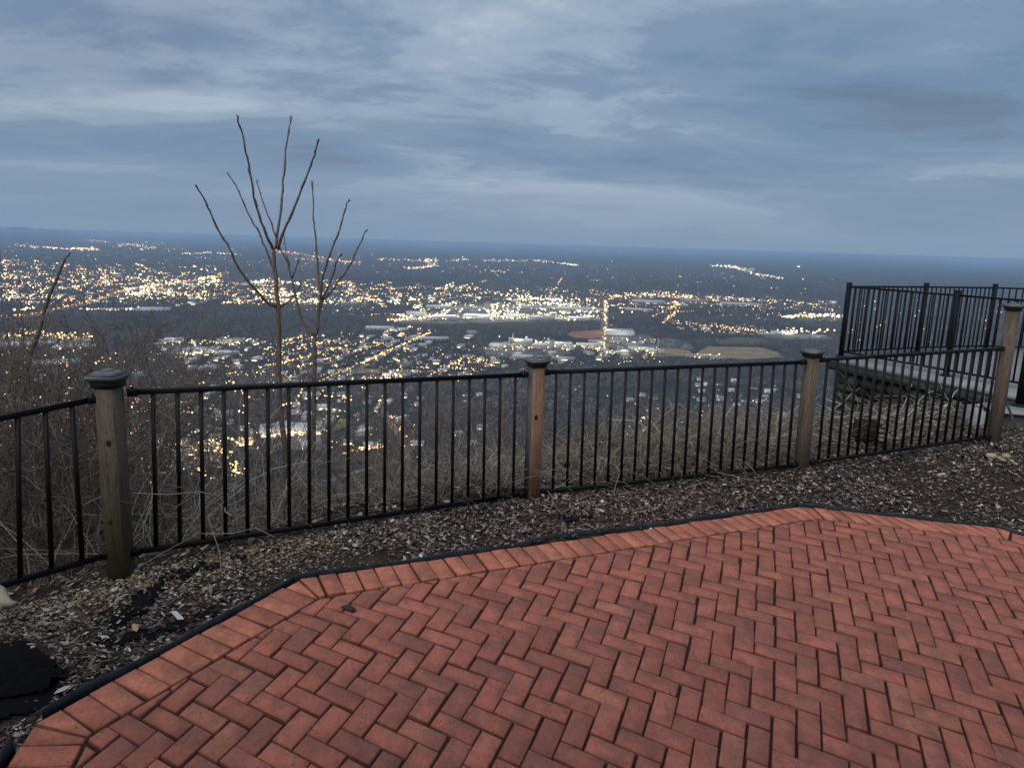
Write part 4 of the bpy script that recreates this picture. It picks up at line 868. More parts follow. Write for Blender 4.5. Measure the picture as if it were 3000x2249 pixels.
# fields, lots and roads lie on the valley floor
def patch(name, pts, m_, lift, label, kind='structure', cat=None):
    V = [at_z(x, y, VZ + lift) for x, y in pts]; o = mesh_np(name, V, [list(range(len(V)))], m_); 
    if o.data.polygons[0].normal.z < 0: o.data.flip_normals()
    tag(o, label, cat, kind=kind); return o
def flatmat(name, c, c2, sc):
    m_ = mat(name, rough=.95, spec=.05); v = coords(m_); n = noise(m_, sc, 6, v, .7); base(m_, ramp(m_, n.outputs['Fac'], [(.35, c), (.65, c2)]).outputs['Color']); return m_
M['field'] = flatmat('dry_field', (.17, .135, .085), (.26, .21, .14), .02); M['gfield'] = flatmat('grass_field', (.07, .085, .04), (.11, .12, .06), .02); M['lot'] = flatmat('paved_lot', (.045, .045, .045), (.17, .17, .17), .035)
M['red'] = flatmat('red_earth', (.20, .105, .075), (.26, .15, .10), .02); M['road'] = flatmat('road', (.12, .11, .105), (.18, .165, .15), .05)
patch('field', [(1505, 770), (1510, 758), (1530, 748), (1640, 750), (1680, 760), (1690, 771), (1610, 776)], M['field'], .6, 'tan dry field on the valley floor right of the car lot')
patch('field', [(1550, 742), (1556, 733), (1590, 728), (1650, 731), (1660, 737), (1620, 742)], M['gfield'], .6, 'green grass field beyond the tan one')
patch('field', [(1405, 770), (1408, 756), (1425, 750), (1490, 757), (1500, 768)], M['field'], .6, 'bare tan ground below the car lot')
patch('field', [(1225, 722), (1235, 716), (1300, 712), (1303, 728), (1280, 731), (1245, 730)], M['red'], .6, 'red earth patch beside the straight road')
patch('field', [(720, 800), (735, 795), (915, 799), (915, 804), (760, 806)], M['field'], .6, 'long narrow tan field in the residential quarter')
patch('field', [(660, 915), (670, 900), (750, 905), (760, 925), (700, 930)], M['gfield'], .6, 'floodlit green field seen between the pickets')
patch('parking_lot', [(1415, 745), (1418, 732), (1440, 729), (1485, 738), (1500, 750), (1490, 756), (1440, 752)], M['lot'], .7, 'pale paved lot full of parked cars')
patch('parking_lot', [(850, 697), (870, 682), (960, 668), (1290, 668), (1300, 692), (1100, 696), (960, 700)], M['lot'], .7, 'bright paved ground of the shopping district')
patch('parking_lot', [(960, 668), (1000, 655), (1250, 655), (1290, 668)], M['lot'], .6, 'paved ground behind the shopping district')
patch('parking_lot', [(1050, 770), (1045, 752), (1220, 742), (1235, 765), (1150, 775)], M['lot'], .7, 'paved factory yard in the middle')
patch('parking_lot', [(1305, 745), (1308, 722), (1400, 722), (1420, 735), (1412, 755), (1350, 762)], M['lot'], .7, 'paved yard right of the straight road')
patch('parking_lot', [(0, 745), (0, 728), (150, 724), (205, 732), (190, 745), (60, 752)], M['lot'], .7, 'floodlit lot behind the left brush')
patch('parking_lot', [(560, 975), (575, 935), (690, 935), (700, 970)], M['lot'], .7, 'parking area of the long white store')
patch('parking_lot', [(360, 762), (380, 752), (480, 748), (500, 760), (440, 772)], M['lot'], .7, 'paved yards left of the saplings')
patch('parking_lot', [(300, 1010), (310, 940), (470, 950), (480, 1010)], M['lot'], .7, 'paved lots behind the leftmost pickets')
patch('parking_lot', [(1650, 728), (1655, 716), (1780, 722), (1800, 732), (1700, 734)], M['lot'], .7, 'floodlit yard at the right')
def road(pts, width, label):
    P = np.array([at_z(x, y, VZ + 1.0) for x, y in pts]); V = []
    for i, p in enumerate(P):
        t = P[min(i + 1, len(P) - 1)] - P[max(i - 1, 0)]; t /= np.linalg.norm(t); n = np.array([-t[1], t[0], 0]) * width / 2; V += [p + n, p - n]
    o = mesh_np('road', V, [[2 * i + 1, 2 * i + 3, 2 * i + 2, 2 * i] for i in range(len(P) - 1)], M['road']); 
    tag(o, label, kind='structure'); return P
RD = {}
RD['straight'] = road([(1303, 772), (1305, 740), (1306, 700), (1308, 660), (1309, 645)], 30, 'long straight road running away up the valley')
RD['high'] = road([(-80, 690), (60, 684), (160, 662), (215, 648), (255, 632), (310, 622), (400, 610), (482, 598)], 42, 'curving highway at the left')
RD['diag'] = road([(690, 840), (735, 820), (790, 788), (850, 755), (900, 732), (928, 720)], 16, 'diagonal boulevard through the residential quarter')
RD['d2'] = road([(560, 800), (640, 775), (720, 750), (790, 728)], 10, 'second diagonal street')
RD['d3'] = road([(600, 830), (690, 790), (760, 762), (830, 735)], 10, 'third diagonal street')
RD['near'] = road([(820, 870), (835, 900), (870, 950), (880, 990), (800, 1010), (700, 1040)], 12, 'near street winding below the mountain')
RD['far'] = road([(380, 548), (520, 550), (640, 556), (700, 564), (770, 568)], 60, 'far highway with pinkish lights')

# ------------------------------------------------------------------ valley lights
def emis(name, c, s):
    m_ = bpy.data.materials.new(name); m_.use_nodes = True; nt = m_.node_tree; nt.nodes.clear(); e = nt.nodes.new('ShaderNodeEmission'); o = nt.nodes.new('ShaderNodeOutputMaterial'); e.inputs[0].default_value = (*c, 1); e.inputs[1].default_value = s; nt.links.new(e.outputs[0], o.inputs[0])
    m_.cycles.emission_sampling = 'NONE'; return m_
EM = {'W': emis('cool_white_light', (1, .86, .60), 3.6), 'Y': emis('warm_light', (1, .70, .32), 3.6), 'O': emis('sodium_light', (1, .50, .18), 3.0), 'G': emis('greenish_light', (.88, 1, .68), 3.4), 'R': emis('red_tail_light', (1, .22, .12), 2.2), 'D': emis('dim_light', (.85, .68, .50), 1.3)}
mixes = {'warm': 'YYYYOOWDD', 'white': 'WWYYYGD', 'cool': 'WWGYYW', 'orange': 'OOYYDY', 'road': 'YOORRY', 'mix': 'WYYOYDDO', 'dim': 'DDDDDYO'}
LP = []     # (pos, radius, key, px)
lr = np.random.default_rng(77)
def addl(px, py, mix, s):
    s = s * 1.1
    P = hill_pt(px, py) if py > 760 else at_z(px, py, VZ)
    D = np.linalg.norm(P - CP)
    if D > 62000: return
    k_ = mixes[mix][lr.integers(len(mixes[mix]))]; rad = D / 710 * s * lr.lognormal(0, .38) * (0.8 if k_ == 'D' else 1)
    LP.append((P, min(rad, D / 710 * 1.25), k_, px, py, D))
def poly_l(pts, n, mix, s=.42, cl=0):
    xs = [p[0] for p in pts]; ys = [p[1] for p in pts]; c = 0
    while c < n:
        x, y = lr.uniform(min(xs), max(xs)), lr.uniform(min(ys), max(ys)); ins = False; j = len(pts) - 1
        for i in range(len(pts)):
            if (pts[i][1] > y) != (pts[j][1] > y) and x < (pts[j][0] - pts[i][0]) * (y - pts[i][1]) / (pts[j][1] - pts[i][1]) + pts[i][0]: ins = not ins
            j = i
        if ins:
            k_ = 1 + (lr.poisson(cl) if cl else 0)
            for _ in range(k_): addl(x + lr.normal(0, 5) * (k_ > 1), y + lr.normal(0, 1.3) * (k_ > 1), mix, s); c += 1
def line_l(pts, n, mix, s=.4, sx=1.5, sy=1.0):
    L = [math.dist(pts[i], pts[i + 1]) for i in range(len(pts) - 1)]; T = sum(L)
    for _ in range(n):
        t = lr.uniform(0, T)
        for i, l in enumerate(L):
            if t <= l: break
            t -= l
        f = t / l; addl(pts[i][0] * (1 - f) + pts[i + 1][0] * f + lr.normal(0, sx), pts[i][1] * (1 - f) + pts[i + 1][1] * f + lr.normal(0, sy), mix, s)
# far bands
line_l([(8, 512), (60, 513), (115, 520), (160, 521)], 90, 'warm', .30, 2, .9); line_l([(130, 521), (170, 516), (235, 524)], 60, 'warm', .3, 2, 1)
line_l([(30, 530), (110, 536), (160, 539), (215, 541)], 110, 'warm', .33, 2, 1); line_l([(150, 537), (210, 538)], 60, 'warm', .38, 2, 1)
line_l([(250, 533), (300, 524), (360, 528)], 70, 'warm', .28, 3, 2); line_l([(258, 526), (335, 535), (300, 541)], 70, 'warm', .3, 3, 1.5)
line_l([(395, 548), (425, 548), (450, 546), (520, 551)], 80, 'warm', .34, 2, .8)
line_l([(590, 541), (640, 548), (700, 559), (760, 567)], 110, 'road', .34, 2, 1.5); line_l([(640, 560), (700, 565), (780, 568)], 60, 'road', .33, 2, 1)
line_l([(815, 560), (860, 561), (930, 566)], 70, 'warm', .33, 3, 1.2); poly_l([(915, 560), (945, 558), (948, 575), (925, 578)], 70, 'white', .38); line_l([(875, 581), (900, 580), (930, 577)], 60, 'white', .38, 3, 1.2)
line_l([(975, 564), (1010, 560)], 26, 'white', .3, 3, 1.5); line_l([(1045, 564), (1090, 563), (1140, 564)], 60, 'white', .33, 3, 1.3); line_l([(1150, 563), (1200, 567)], 36, 'white', .32, 2, 1); line_l([(1205, 569), (1250, 574)], 44, 'cool', .33, 2, 1); line_l([(1045, 585), (1100, 589)], 26, 'white', .28, 3, 1)
line_l([(1537, 574), (1580, 576), (1612, 586), (1640, 594), (1690, 602)], 150, 'white', .38, 2, 1.2); line_l([(1560, 577), (1640, 583)], 50, 'warm', .34, 3, 1)
for (x, y) in [(1311, 540), (1309, 545), (1340, 549), (1396, 545), (1000, 537), (1420, 552), (1725, 577)]: addl(x, y, 'white', .4)
poly_l([(0, 520), (560, 540), (900, 560), (1300, 580), (1500, 590), (1800, 600), (1800, 612), (1100, 600), (500, 580), (0, 560)], 210, 'dim', .26)
poly_l([(420, 545), (1300, 555), (1800, 570), (1800, 640), (1300, 620), (500, 600)], 200, 'dim', .28, 2)
line_l([(296, 571), (306, 574), (318, 582)], 16, 'road', .4, 1.5, 1)
poly_l([(0, 560), (560, 590), (620, 660), (300, 660), (0, 670)], 900, 'mix', .21, 2); poly_l([(560, 600), (1320, 625), (1330, 692), (850, 698), (600, 665)], 1000, 'mix', .22, 2)
poly_l([(1310, 630), (1820, 650), (1820, 700), (1330, 675)], 330, 'mix', .21, 2); poly_l([(560, 725), (930, 715), (1040, 770), (1040, 830), (560, 840)], 420, 'mix', .24, 1)
poly_l([(1000, 730), (1420, 735), (1430, 790), (1010, 810)], 240, 'mix', .24, 1); poly_l([(0, 505), (560, 530), (950, 555), (1700, 575), (1700, 605), (900, 590), (0, 560)], 520, 'dim', .22, 2); poly_l([(340, 735), (570, 735), (570, 830), (300, 830)], 130, 'mix', .3, 1)
poly_l([(0, 780), (560, 800), (560, 1000), (0, 1060)], 260, 'mix', .36, 1); poly_l([(560, 840), (900, 840), (900, 1000), (560, 1010)], 130, 'mix', .36, 1); poly_l([(1440, 695), (1640, 705), (1640, 725), (1500, 722)], 90, 'orange', .26, 1)
for pts_, n_ in (([(0, 600), (250, 585), (480, 575)], 70), ([(60, 640), (200, 615), (330, 598)], 60), ([(0, 622), (120, 612), (260, 600)], 50), ([(500, 655), (700, 632), (900, 622)], 70), ([(640, 650), (900, 640), (1300, 652)], 90), ([(1300, 662), (1500, 656), (1800, 674)], 80), ([(560, 640), (760, 610)], 40), ([(900, 650), (1000, 620), (1060, 606)], 40), ([(1180, 650), (1200, 625), (1215, 600)], 30), ([(1400, 690), (1470, 660), (1500, 640)], 40)): line_l(pts_, n_, 'warm', .30, 1.2, .7)
# left suburb carpet
poly_l([(0, 560), (250, 575), (480, 595), (560, 640), (300, 650), (0, 660)], 560, 'mix', .36, 2)
poly_l([(0, 565), (130, 570), (330, 600), (240, 630), (0, 640)], 170, 'warm', .42, 2)
poly_l([(260, 622), (330, 604), (420, 604), (480, 598), (480, 612), (400, 630), (280, 640)], 230, 'white', .5, 3)
line_l([(215, 612), (330, 600), (420, 590), (470, 582)], 60, 'warm', .46, 5, 4)
line_l([(275, 641), (340, 634), (400, 640), (440, 646)], 100, 'white', .46, 4, 3)
line_l([(10, 645), (70, 640), (150, 648)], 60, 'cool', .45, 5, 3); line_l([(30, 672), (75, 668)], 14, 'cool', .7, 3, 2)
line_l([(150, 664), (215, 648), (255, 632), (310, 622), (400, 610), (480, 596)], 170, 'road', .38, 2, 1)
line_l([(0, 687), (60, 684), (150, 664)], 50, 'road', .36, 2, 1)
poly_l([(440, 620), (600, 600), (640, 640), (600, 665), (440, 655)], 260, 'mix', .44, 3); line_l([(548, 612), (580, 608), (650, 615)], 70, 'white', .5, 4, 2); line_l([(545, 632), (600, 640), (650, 636)], 80, 'white', .48, 6, 3)
line_l([(170, 671), (230, 672), (330, 670)], 46, 'cool', .42, 3, .8); line_l([(270, 671), (340, 667)], 20, 'white', .5, 3, 1)
# centre shopping carpet
line_l([(600, 652), (700, 654), (800, 650), (860, 655)], 190, 'white', .46, 6, 3); poly_l([(650, 600), (900, 620), (900, 645), (640, 640)], 150, 'mix', .42, 3)
poly_l([(820, 640), (1200, 640), (1320, 650), (1320, 690), (1000, 692), (860, 695)], 420, 'cool', .50, 3); line_l([(1000, 690), (1100, 688), (1200, 690), (1300, 686)], 120, 'white', .50, 3, 1.2); line_l([(850, 695), (900, 690), (960, 680)], 60, 'cool', .5, 5, 1.5)
poly_l([(700, 610), (1300, 630), (1300, 645), (740, 640)], 160, 'mix', .4, 2); line_l([(960, 618), (1050, 632), (1120, 640)], 60, 'white', .44, 6, 3)
line_l([(1100, 650), (1180, 648), (1230, 652)], 60, 'white', .55, 6, 2); line_l([(1140, 655), (1250, 662)], 60, 'white', .46, 5, 2)
poly_l([(1040, 660), (1110, 655), (1120, 680), (1050, 685)], 50, 'cool', .6); 
for (x, y) in [(1133, 664), (1163, 679), (1189, 679), (1210, 676), (1228, 694), (1241, 694), (1000, 690), (1075, 686), (1165, 677), (1120, 672), (905, 650), (950, 655)]: addl(x, y, 'white', .95)
# right of the straight road
line_l([(1308, 645), (1360, 640), (1420, 637), (1500, 645)], 190, 'warm', .46, 6, 3); line_l([(1500, 640), (1600, 650), (1700, 655), (1800, 660)], 110, 'warm', .38, 6, 3); poly_l([(1320, 655), (1480, 655), (1480, 672), (1330, 668)], 60, 'mix', .4, 2)
line_l([(1690, 688), (1740, 684), (1815, 684)], 120, 'white', .5, 4, 2); line_l([(1650, 720), (1700, 718), (1780, 722)], 34, 'cool', .5, 3, 1.5)
for (x, y) in [(1714, 713), (1731, 714), (1770, 716), (1787, 716), (1802, 717), (1700, 712), (1688, 687), (1760, 682), (1800, 682), (1320, 706), (1344, 677), (1365, 677)]: addl(x, y, 'white', .95)
line_l([(1306, 760), (1307, 700), (1308, 650)], 90, 'orange', .42, 1.5, 2); line_l([(1430, 700), (1450, 685), (1470, 668)], 40, 'orange', .4, 2, 2)
line_l([(1480, 702), (1550, 708), (1650, 720)], 90, 'orange', .34, 7, 2); poly_l([(1530, 650), (1820, 660), (1830, 690), (1600, 680)], 60, 'dim', .34, 2)
# residential quarter (street lamps)
for a, b, n in [((570, 760), (700, 728), 34), ((590, 772), (740, 735), 38), ((610, 790), (790, 740), 44), ((640, 800), (830, 745), 44), ((690, 830), (930, 722), 110), ((560, 800), (640, 780), 22), ((760, 800), (850, 760), 26), ((600, 745), (650, 732), 24), ((650, 752), (700, 742), 20), ((700, 770), (730, 800), 14)]:
    line_l([a, b], n, 'orange', .46, 1.6, 1.2)
poly_l([(560, 740), (900, 725), (1000, 760), (1000, 830), (620, 840)], 150, 'dim', .40)
poly_l([(780, 712), (930, 705), (980, 735), (900, 740)], 40, 'mix', .42, 2); poly_l([(790, 745), (1000, 745), (1040, 800), (800, 830)], 70, 'orange', .42, 2)
line_l([(360, 745), (420, 742), (500, 748), (560, 742)], 60, 'cool', .5, 6, 3); line_l([(400, 768), (450, 765), (480, 762)], 30, 'cool', .62, 4, 2); line_l([(470, 735), (540, 738)], 26, 'warm', .45, 3, 2)
line_l([(500, 812), (560, 808), (640, 820)], 30, 'warm', .5, 6, 4); line_l([(760, 828), (830, 822), (870, 810)], 44, 'cool', .6, 8, 4); line_l([(930, 820), (980, 790), (1000, 780)], 40, 'warm', .5, 6, 3); line_l([(1000, 780), (1090, 790)], 26, 'warm', .5, 6, 4)
# factories
line_l([(1060, 755), (1140, 752), (1230, 748)], 70, 'white', .46, 5, 4); line_l([(1150, 742), (1200, 745)], 30, 'white', .46, 4, 4); line_l([(1230, 752), (1300, 750)], 24, 'cool', .46, 5, 4); line_l([(1300, 765), (1400, 760), (1420, 770)], 60, 'white', .46, 6, 4)
line_l([(1500, 771), (1560, 775)], 30, 'warm', .5, 5, 2.5); line_l([(1310, 735), (1400, 742)], 20, 'white', .4, 5, 4)
for (x, y) in [(1137, 733), (1204, 775), (1130, 740), (1398, 762), (1396, 770), (1225, 760)]: addl(x, y, 'white', .85)
# near left, seen through the brush
line_l([(0, 728), (60, 722), (120, 728), (200, 735)], 80, 'warm', .75, 5, 4)
for (x, y) in [(64, 725), (95, 722), (162, 722), (190, 725), (208, 790), (15, 742), (60, 760), (160, 763), (130, 758), (20, 768), (98, 735)]: addl(x, y, 'warm', 1.3)
poly_l([(0, 740), (250, 760), (330, 800), (200, 830), (0, 820)], 70, 'mix', .6)
poly_l([(0, 860), (220, 840), (230, 980), (0, 1030)], 230, 'warm', .85, 1); poly_l([(250, 860), (420, 850), (420, 900), (260, 900)], 40, 'warm', .6)
poly_l([(275, 930), (420, 930), (560, 960), (520, 1040), (280, 1060)], 260, 'warm', .9, 2); poly_l([(255, 840), (560, 830), (560, 900), (260, 900)], 90, 'mix', .7, 1); line_l([(350, 972), (400, 968)], 30, 'warm', .8, 5, 3); line_l([(130, 1085), (200, 1095)], 24, 'warm', .7, 5, 4)
line_l([(565, 938), (620, 942), (690, 946)], 70, 'warm', .75, 3, 1.5); line_l([(515, 957), (545, 962)], 24, 'road', .8, 3, 2); line_l([(430, 965), (480, 960)], 16, 'warm', .7, 5, 3)
for (x, y) in [(708, 892), (722, 893), (734, 895), (744, 896), (752, 897), (620, 880), (628, 878), (612, 882), (640, 872), (645, 862), (652, 848), (660, 840), (718, 863), (750, 853)]: addl(x, y, 'white', 1.1)
line_l([(740, 990), (800, 975), (830, 970)], 44, 'orange', .65, 3, 2); line_l([(690, 860), (760, 870)], 14, 'mix', .6, 5, 5); line_l([(655, 845), (645, 870), (642, 900)], 10, 'warm', .8, 1, 2); line_l([(820, 870), (850, 915), (880, 965)], 24, 'orange', .6, 4, 4); line_l([(700, 965), (900, 1000)], 22, 'orange', .55, 6, 5)
poly_l([(1340, 880), (1460, 880), (1500, 960), (1350, 960)], 16, 'orange', .6); poly_l([(1480, 830), (1740, 840), (1740, 930), (1500, 930)], 26, 'warm', .45); poly_l([(1100, 840), (1400, 820), (1400, 900), (1120, 900)], 8, 'dim', .6)
poly_l([(1830, 640), (2160, 650), (2160, 770), (1830, 740)], 70, 'dim', .34, 2); poly_l([(1830, 640), (2160, 650), (2160, 770), (1830, 740)], 16, 'warm', .5)
print('lights', len(LP))
octv = np.array([(1, 0, 0), (-1, 0, 0), (0, 1, 0), (0, -1, 0), (0, 0, 1), (0, 0, -1)], float); octf = np.array([(0, 2, 4), (2, 1, 4), (1, 3, 4), (3, 0, 4), (2, 0, 5), (1, 2, 5), (3, 1, 5), (0, 3, 5)])
# the 300 nearest are street lamps of their own
order = sorted(range(len(LP)), key=lambda i: LP[i][5] / max(LP[i][1], .1)); order = sorted(order[:], key=lambda i: LP[i][5]); near = order[:300]; nset = set(near)
lampm = {}; polem = None
pm = MB(); pm.tube([(0, 0, 0), (0, 0, .5), (0, 0, 1)], [.018, .014, .010], 6)
def lamp_label(px, py, k_):
    c = {'W': 'cool white', 'Y': 'warm yellow', 'O': 'orange', 'G': 'pale greenish', 'R': 'reddish', 'D': 'dim amber'}[k_]
    if px < 240 and py < 850: z = 'in the floodlit lot behind the left brush'
    elif px < 240: z = 'behind the leftmost pickets'
    elif px < 500 and py > 840: z = 'right of the leftmost wooden post, behind the pickets'
    elif px < 500: z = 'in the yards left of the saplings'
    elif px < 700 and py > 900: z = 'along the long white store'
    elif px < 780 and py > 840: z = 'by the floodlit field between the saplings and the middle'
    elif px < 1000 and py > 850: z = 'along the near winding street'
    elif px < 1000: z = 'in the residential quarter right of the saplings'
    elif px < 1300 and py < 800: z = 'around the factories behind the reddish post'
    elif py < 800: z = 'in the yards right of the straight road'
    else: z = 'among the hillside houses right of the reddish post'
    return f'{c} street lamp glowing {z}'
for i in near:
    P, rad, k_, px, py, D = LP[i]; Hl = 9.0
    root = empty('street_lamp', P); tag(root, lamp_label(px, py, k_), 'street lamp', 'street lamps glowing in the valley')
    root.location = (P[0], P[1], P[2] - 2.0)
    if polem is None: po_ = pm.build('pole', M['rail'], root); polem = po_.data
    else: po_ = bpy.data.objects.new('pole', polem); COL.objects.link(po_); po_.parent = root
    po_.scale = (8, 8, Hl)
    if k_ not in lampm: lo = mesh_np('lamp', octv, octf, EM[k_], root); lampm[k_] = lo.data
    else: lo = bpy.data.objects.new('lamp', lampm[k_]); COL.objects.link(lo); lo.parent = root
    lo.location = (0, 0, Hl); lo.scale = (rad, rad, rad)
for k_ in EM:
    idx = [i for i in range(len(LP)) if i not in nset and LP[i][2] == k_]
    if not idx: continue
    P = np.array([LP[i][0] for i in idx]) + np.array([0, 0, 7.0]); rd = np.array([LP[i][1] for i in idx])
    V = (octv[None] * rd[:, None, None] + P[:, None, :]).reshape(-1, 3); Fq = (octf[None] + (np.arange(len(idx)) * 6)[:, None, None]).reshape(-1, 3)
    o = mesh_np('distant_lights', V, Fq, EM[k_]); tag(o, 'thousands of distant %s city lights spread over the valley' % {'W': 'cool white', 'Y': 'warm yellow', 'O': 'orange', 'G': 'greenish', 'R': 'red', 'D': 'dim amber'}[k_], 'city lights', kind='stuff')
# pools of light: real lamps over the brightest quarters
def pool(px, py, watts, c, h=28, rad=6):
    P = hill_pt(px, py) if py > 760 else at_z(px, py, VZ); l = bpy.data.lights.new('floodlight', 'POINT'); l.energy = watts; l.color = c; l.shadow_soft_size = rad; o = bpy.data.objects.new('floodlight', l); COL.objects.link(o); o.location = (P[0], P[1], P[2] + h)
wc_, yc_, oc_ = (1, .93, .72), (1, .80, .45), (1, .62, .3)
for x in range(870, 1300, 36): pool(x, 690 - (x % 5), 1.5e5, wc_, 40)
for x in range(980, 1300, 50): pool(x, 664, 2.5e5, wc_, 50)
for x, y, p_, c in [(1065, 752, 7e4, wc_), (1115, 750, 7e4, yc_), (1160, 748, 8e4, wc_), (1200, 748, 7e4, wc_), (1260, 753, 5e4, wc_), (1340, 730, 6e4, wc_), (1390, 760, 5e4, yc_), (1350, 762, 5e4, wc_), (50, 730, 9e4, yc_), (110, 730, 9e4, yc_), (170, 735, 9e4, yc_), (400, 765, 6e4, wc_), (450, 762, 6e4, wc_), (380, 748, 7e4, wc_), (500, 745, 6e4, wc_), (580, 945, 1.6e4, yc_), (620, 947, 1.6e4, yc_), (660, 948, 1.6e4, yc_), (710, 905, 1.6e4, wc_), (740, 910, 1.6e4, wc_), (330, 960, 2.4e4, yc_), (370, 985, 2.4e4, yc_), (410, 965, 2.4e4, yc_), (450, 990, 2.4e4, oc_), (310, 1000, 2e4, yc_), (500, 975, 2.4e4, yc_), (300, 880, 3e4, yc_), (380, 870, 3e4, yc_), (100, 900, 2e4, yc_), (150, 880, 2e4, yc_), (850, 925, 1.6e4, oc_), (878, 970, 1.6e4, oc_), (780, 985, 1.6e4, oc_), (1705, 725, 9e4, wc_), (1760, 726, 9e4, wc_), (530, 772 + 45, 3e4, yc_), (580, 815, 3e4, yc_), (620, 822, 3e4, yc_), (800, 822, 3e4, wc_), (845, 818, 3e4, yc_), (1520, 772, 6e4, yc_), (1305, 745, 5e4, oc_), (1306, 720, 6e4, oc_), (60, 960, 1.5e4, oc_), (150, 940, 1.5e4, yc_), (300, 610, 5e5, yc_), (360, 625, 5e5, yc_), (420, 612, 5e5, wc_), (560, 612, 5e5, wc_), (600, 638, 5e5, wc_), (660, 652, 4e5, wc_), (760, 652, 4e5, wc_), (1380, 642, 4e5, yc_), (1460, 643, 4e5, yc_), (1740, 688, 2e5, wc_), (1800, 687, 2e5, wc_), (940, 805 + 20, 3e4, yc_), (1050, 790, 3e4, oc_)]: pool(x, y, p_, c)

# ------------------------------------------------------------------ buildings
def walls(name, c1, c2): return flatmat(name, c1, c2, .05)
BM = {'white': walls('white_metal_roof', (.40, .42, .45), (.55, .57, .6)), 'grey': walls('grey_roof', (.22, .23, .25), (.33, .34, .36)), 'cream': walls('cream_wall', (.24, .23, .2), (.34, .32, .28)), 'brick': walls('brown_wall', (.14, .085, .065), (.2, .13, .10)), 'dark': walls('dark_shingle', (.045, .045, .05), (.09, .088, .09)), 'blue': walls('pale_blue_roof', (.28, .36, .42), (.38, .46, .52)), 'tanw': walls('tan_wall', (.3, .26, .2), (.4, .35, .28))}
glow = emis('lit_window', (1, .72, .38), 2.2); glow2 = emis('lit_storefront', (1, .82, .5), 2.6); glowr = emis('red_shop_sign', (1, .12, .08), 1.8)
def warehouse(px, py, wpx, dep, h, label, wall='cream', roof='white', yaw=None, kind='warehouse', lit=False, pitched=False, extra=None):
    P = hill_pt(px, py) if py > 760 else at_z(px, py, VZ); D = np.linalg.norm(P - CP); w = wpx / 1534 * D * .98
    if yaw is None: yaw = -math.atan2(P[0], P[1]) + random.uniform(-.12, .12)
    rt = empty(kind, P, yaw); tag(rt, label, 'building', 'large buildings in the valley')
    m_ = MB(); m_.box(0, dep / 2, -3, h, w, dep); m_.build('walls', BM[wall], rt)
    m_ = MB()
    if pitched:
        m_.add([(-w / 2 - 1, -1, h), (w / 2 + 1, -1, h), (w / 2 + 1, dep + 1, h), (-w / 2 - 1, dep + 1, h), (-w / 2 - 1, dep / 2, h + dep * .13), (w / 2 + 1, dep / 2, h + dep * .13)], [(0, 1, 5, 4), (2, 3, 4, 5), (0, 4, 3), (1, 2, 5), (3, 2, 1, 0)])
    else: m_.box(0, dep / 2, h + .003, h + .9, w + 1, dep + 1)
    rf = m_.build('roof', BM[roof], rt)
    if not pitched:
        for q in range(min(4, max(2, int(w / 18)))): m_ = MB(); m_.box(-w / 2 + (q + .6) * w / min(4, max(2, int(w / 18))) * .9, dep * random.uniform(.3, .7), h + .903, h + 2.4, 3, 3); m_.build('roof_unit', BM['grey'], rt)
    n = min(8, max(2, int(w / 12)))
    for q in range(n): x = -w / 2 + (q + .5) * w / n; m_ = MB(); m_.box(x, -.15, 0, min(4.2, h * .55), w / n * .5, .25); m_.build('shopfront' if lit else 'door', glow2 if lit else BM['dark'], rt)
    return rt, P, D, w
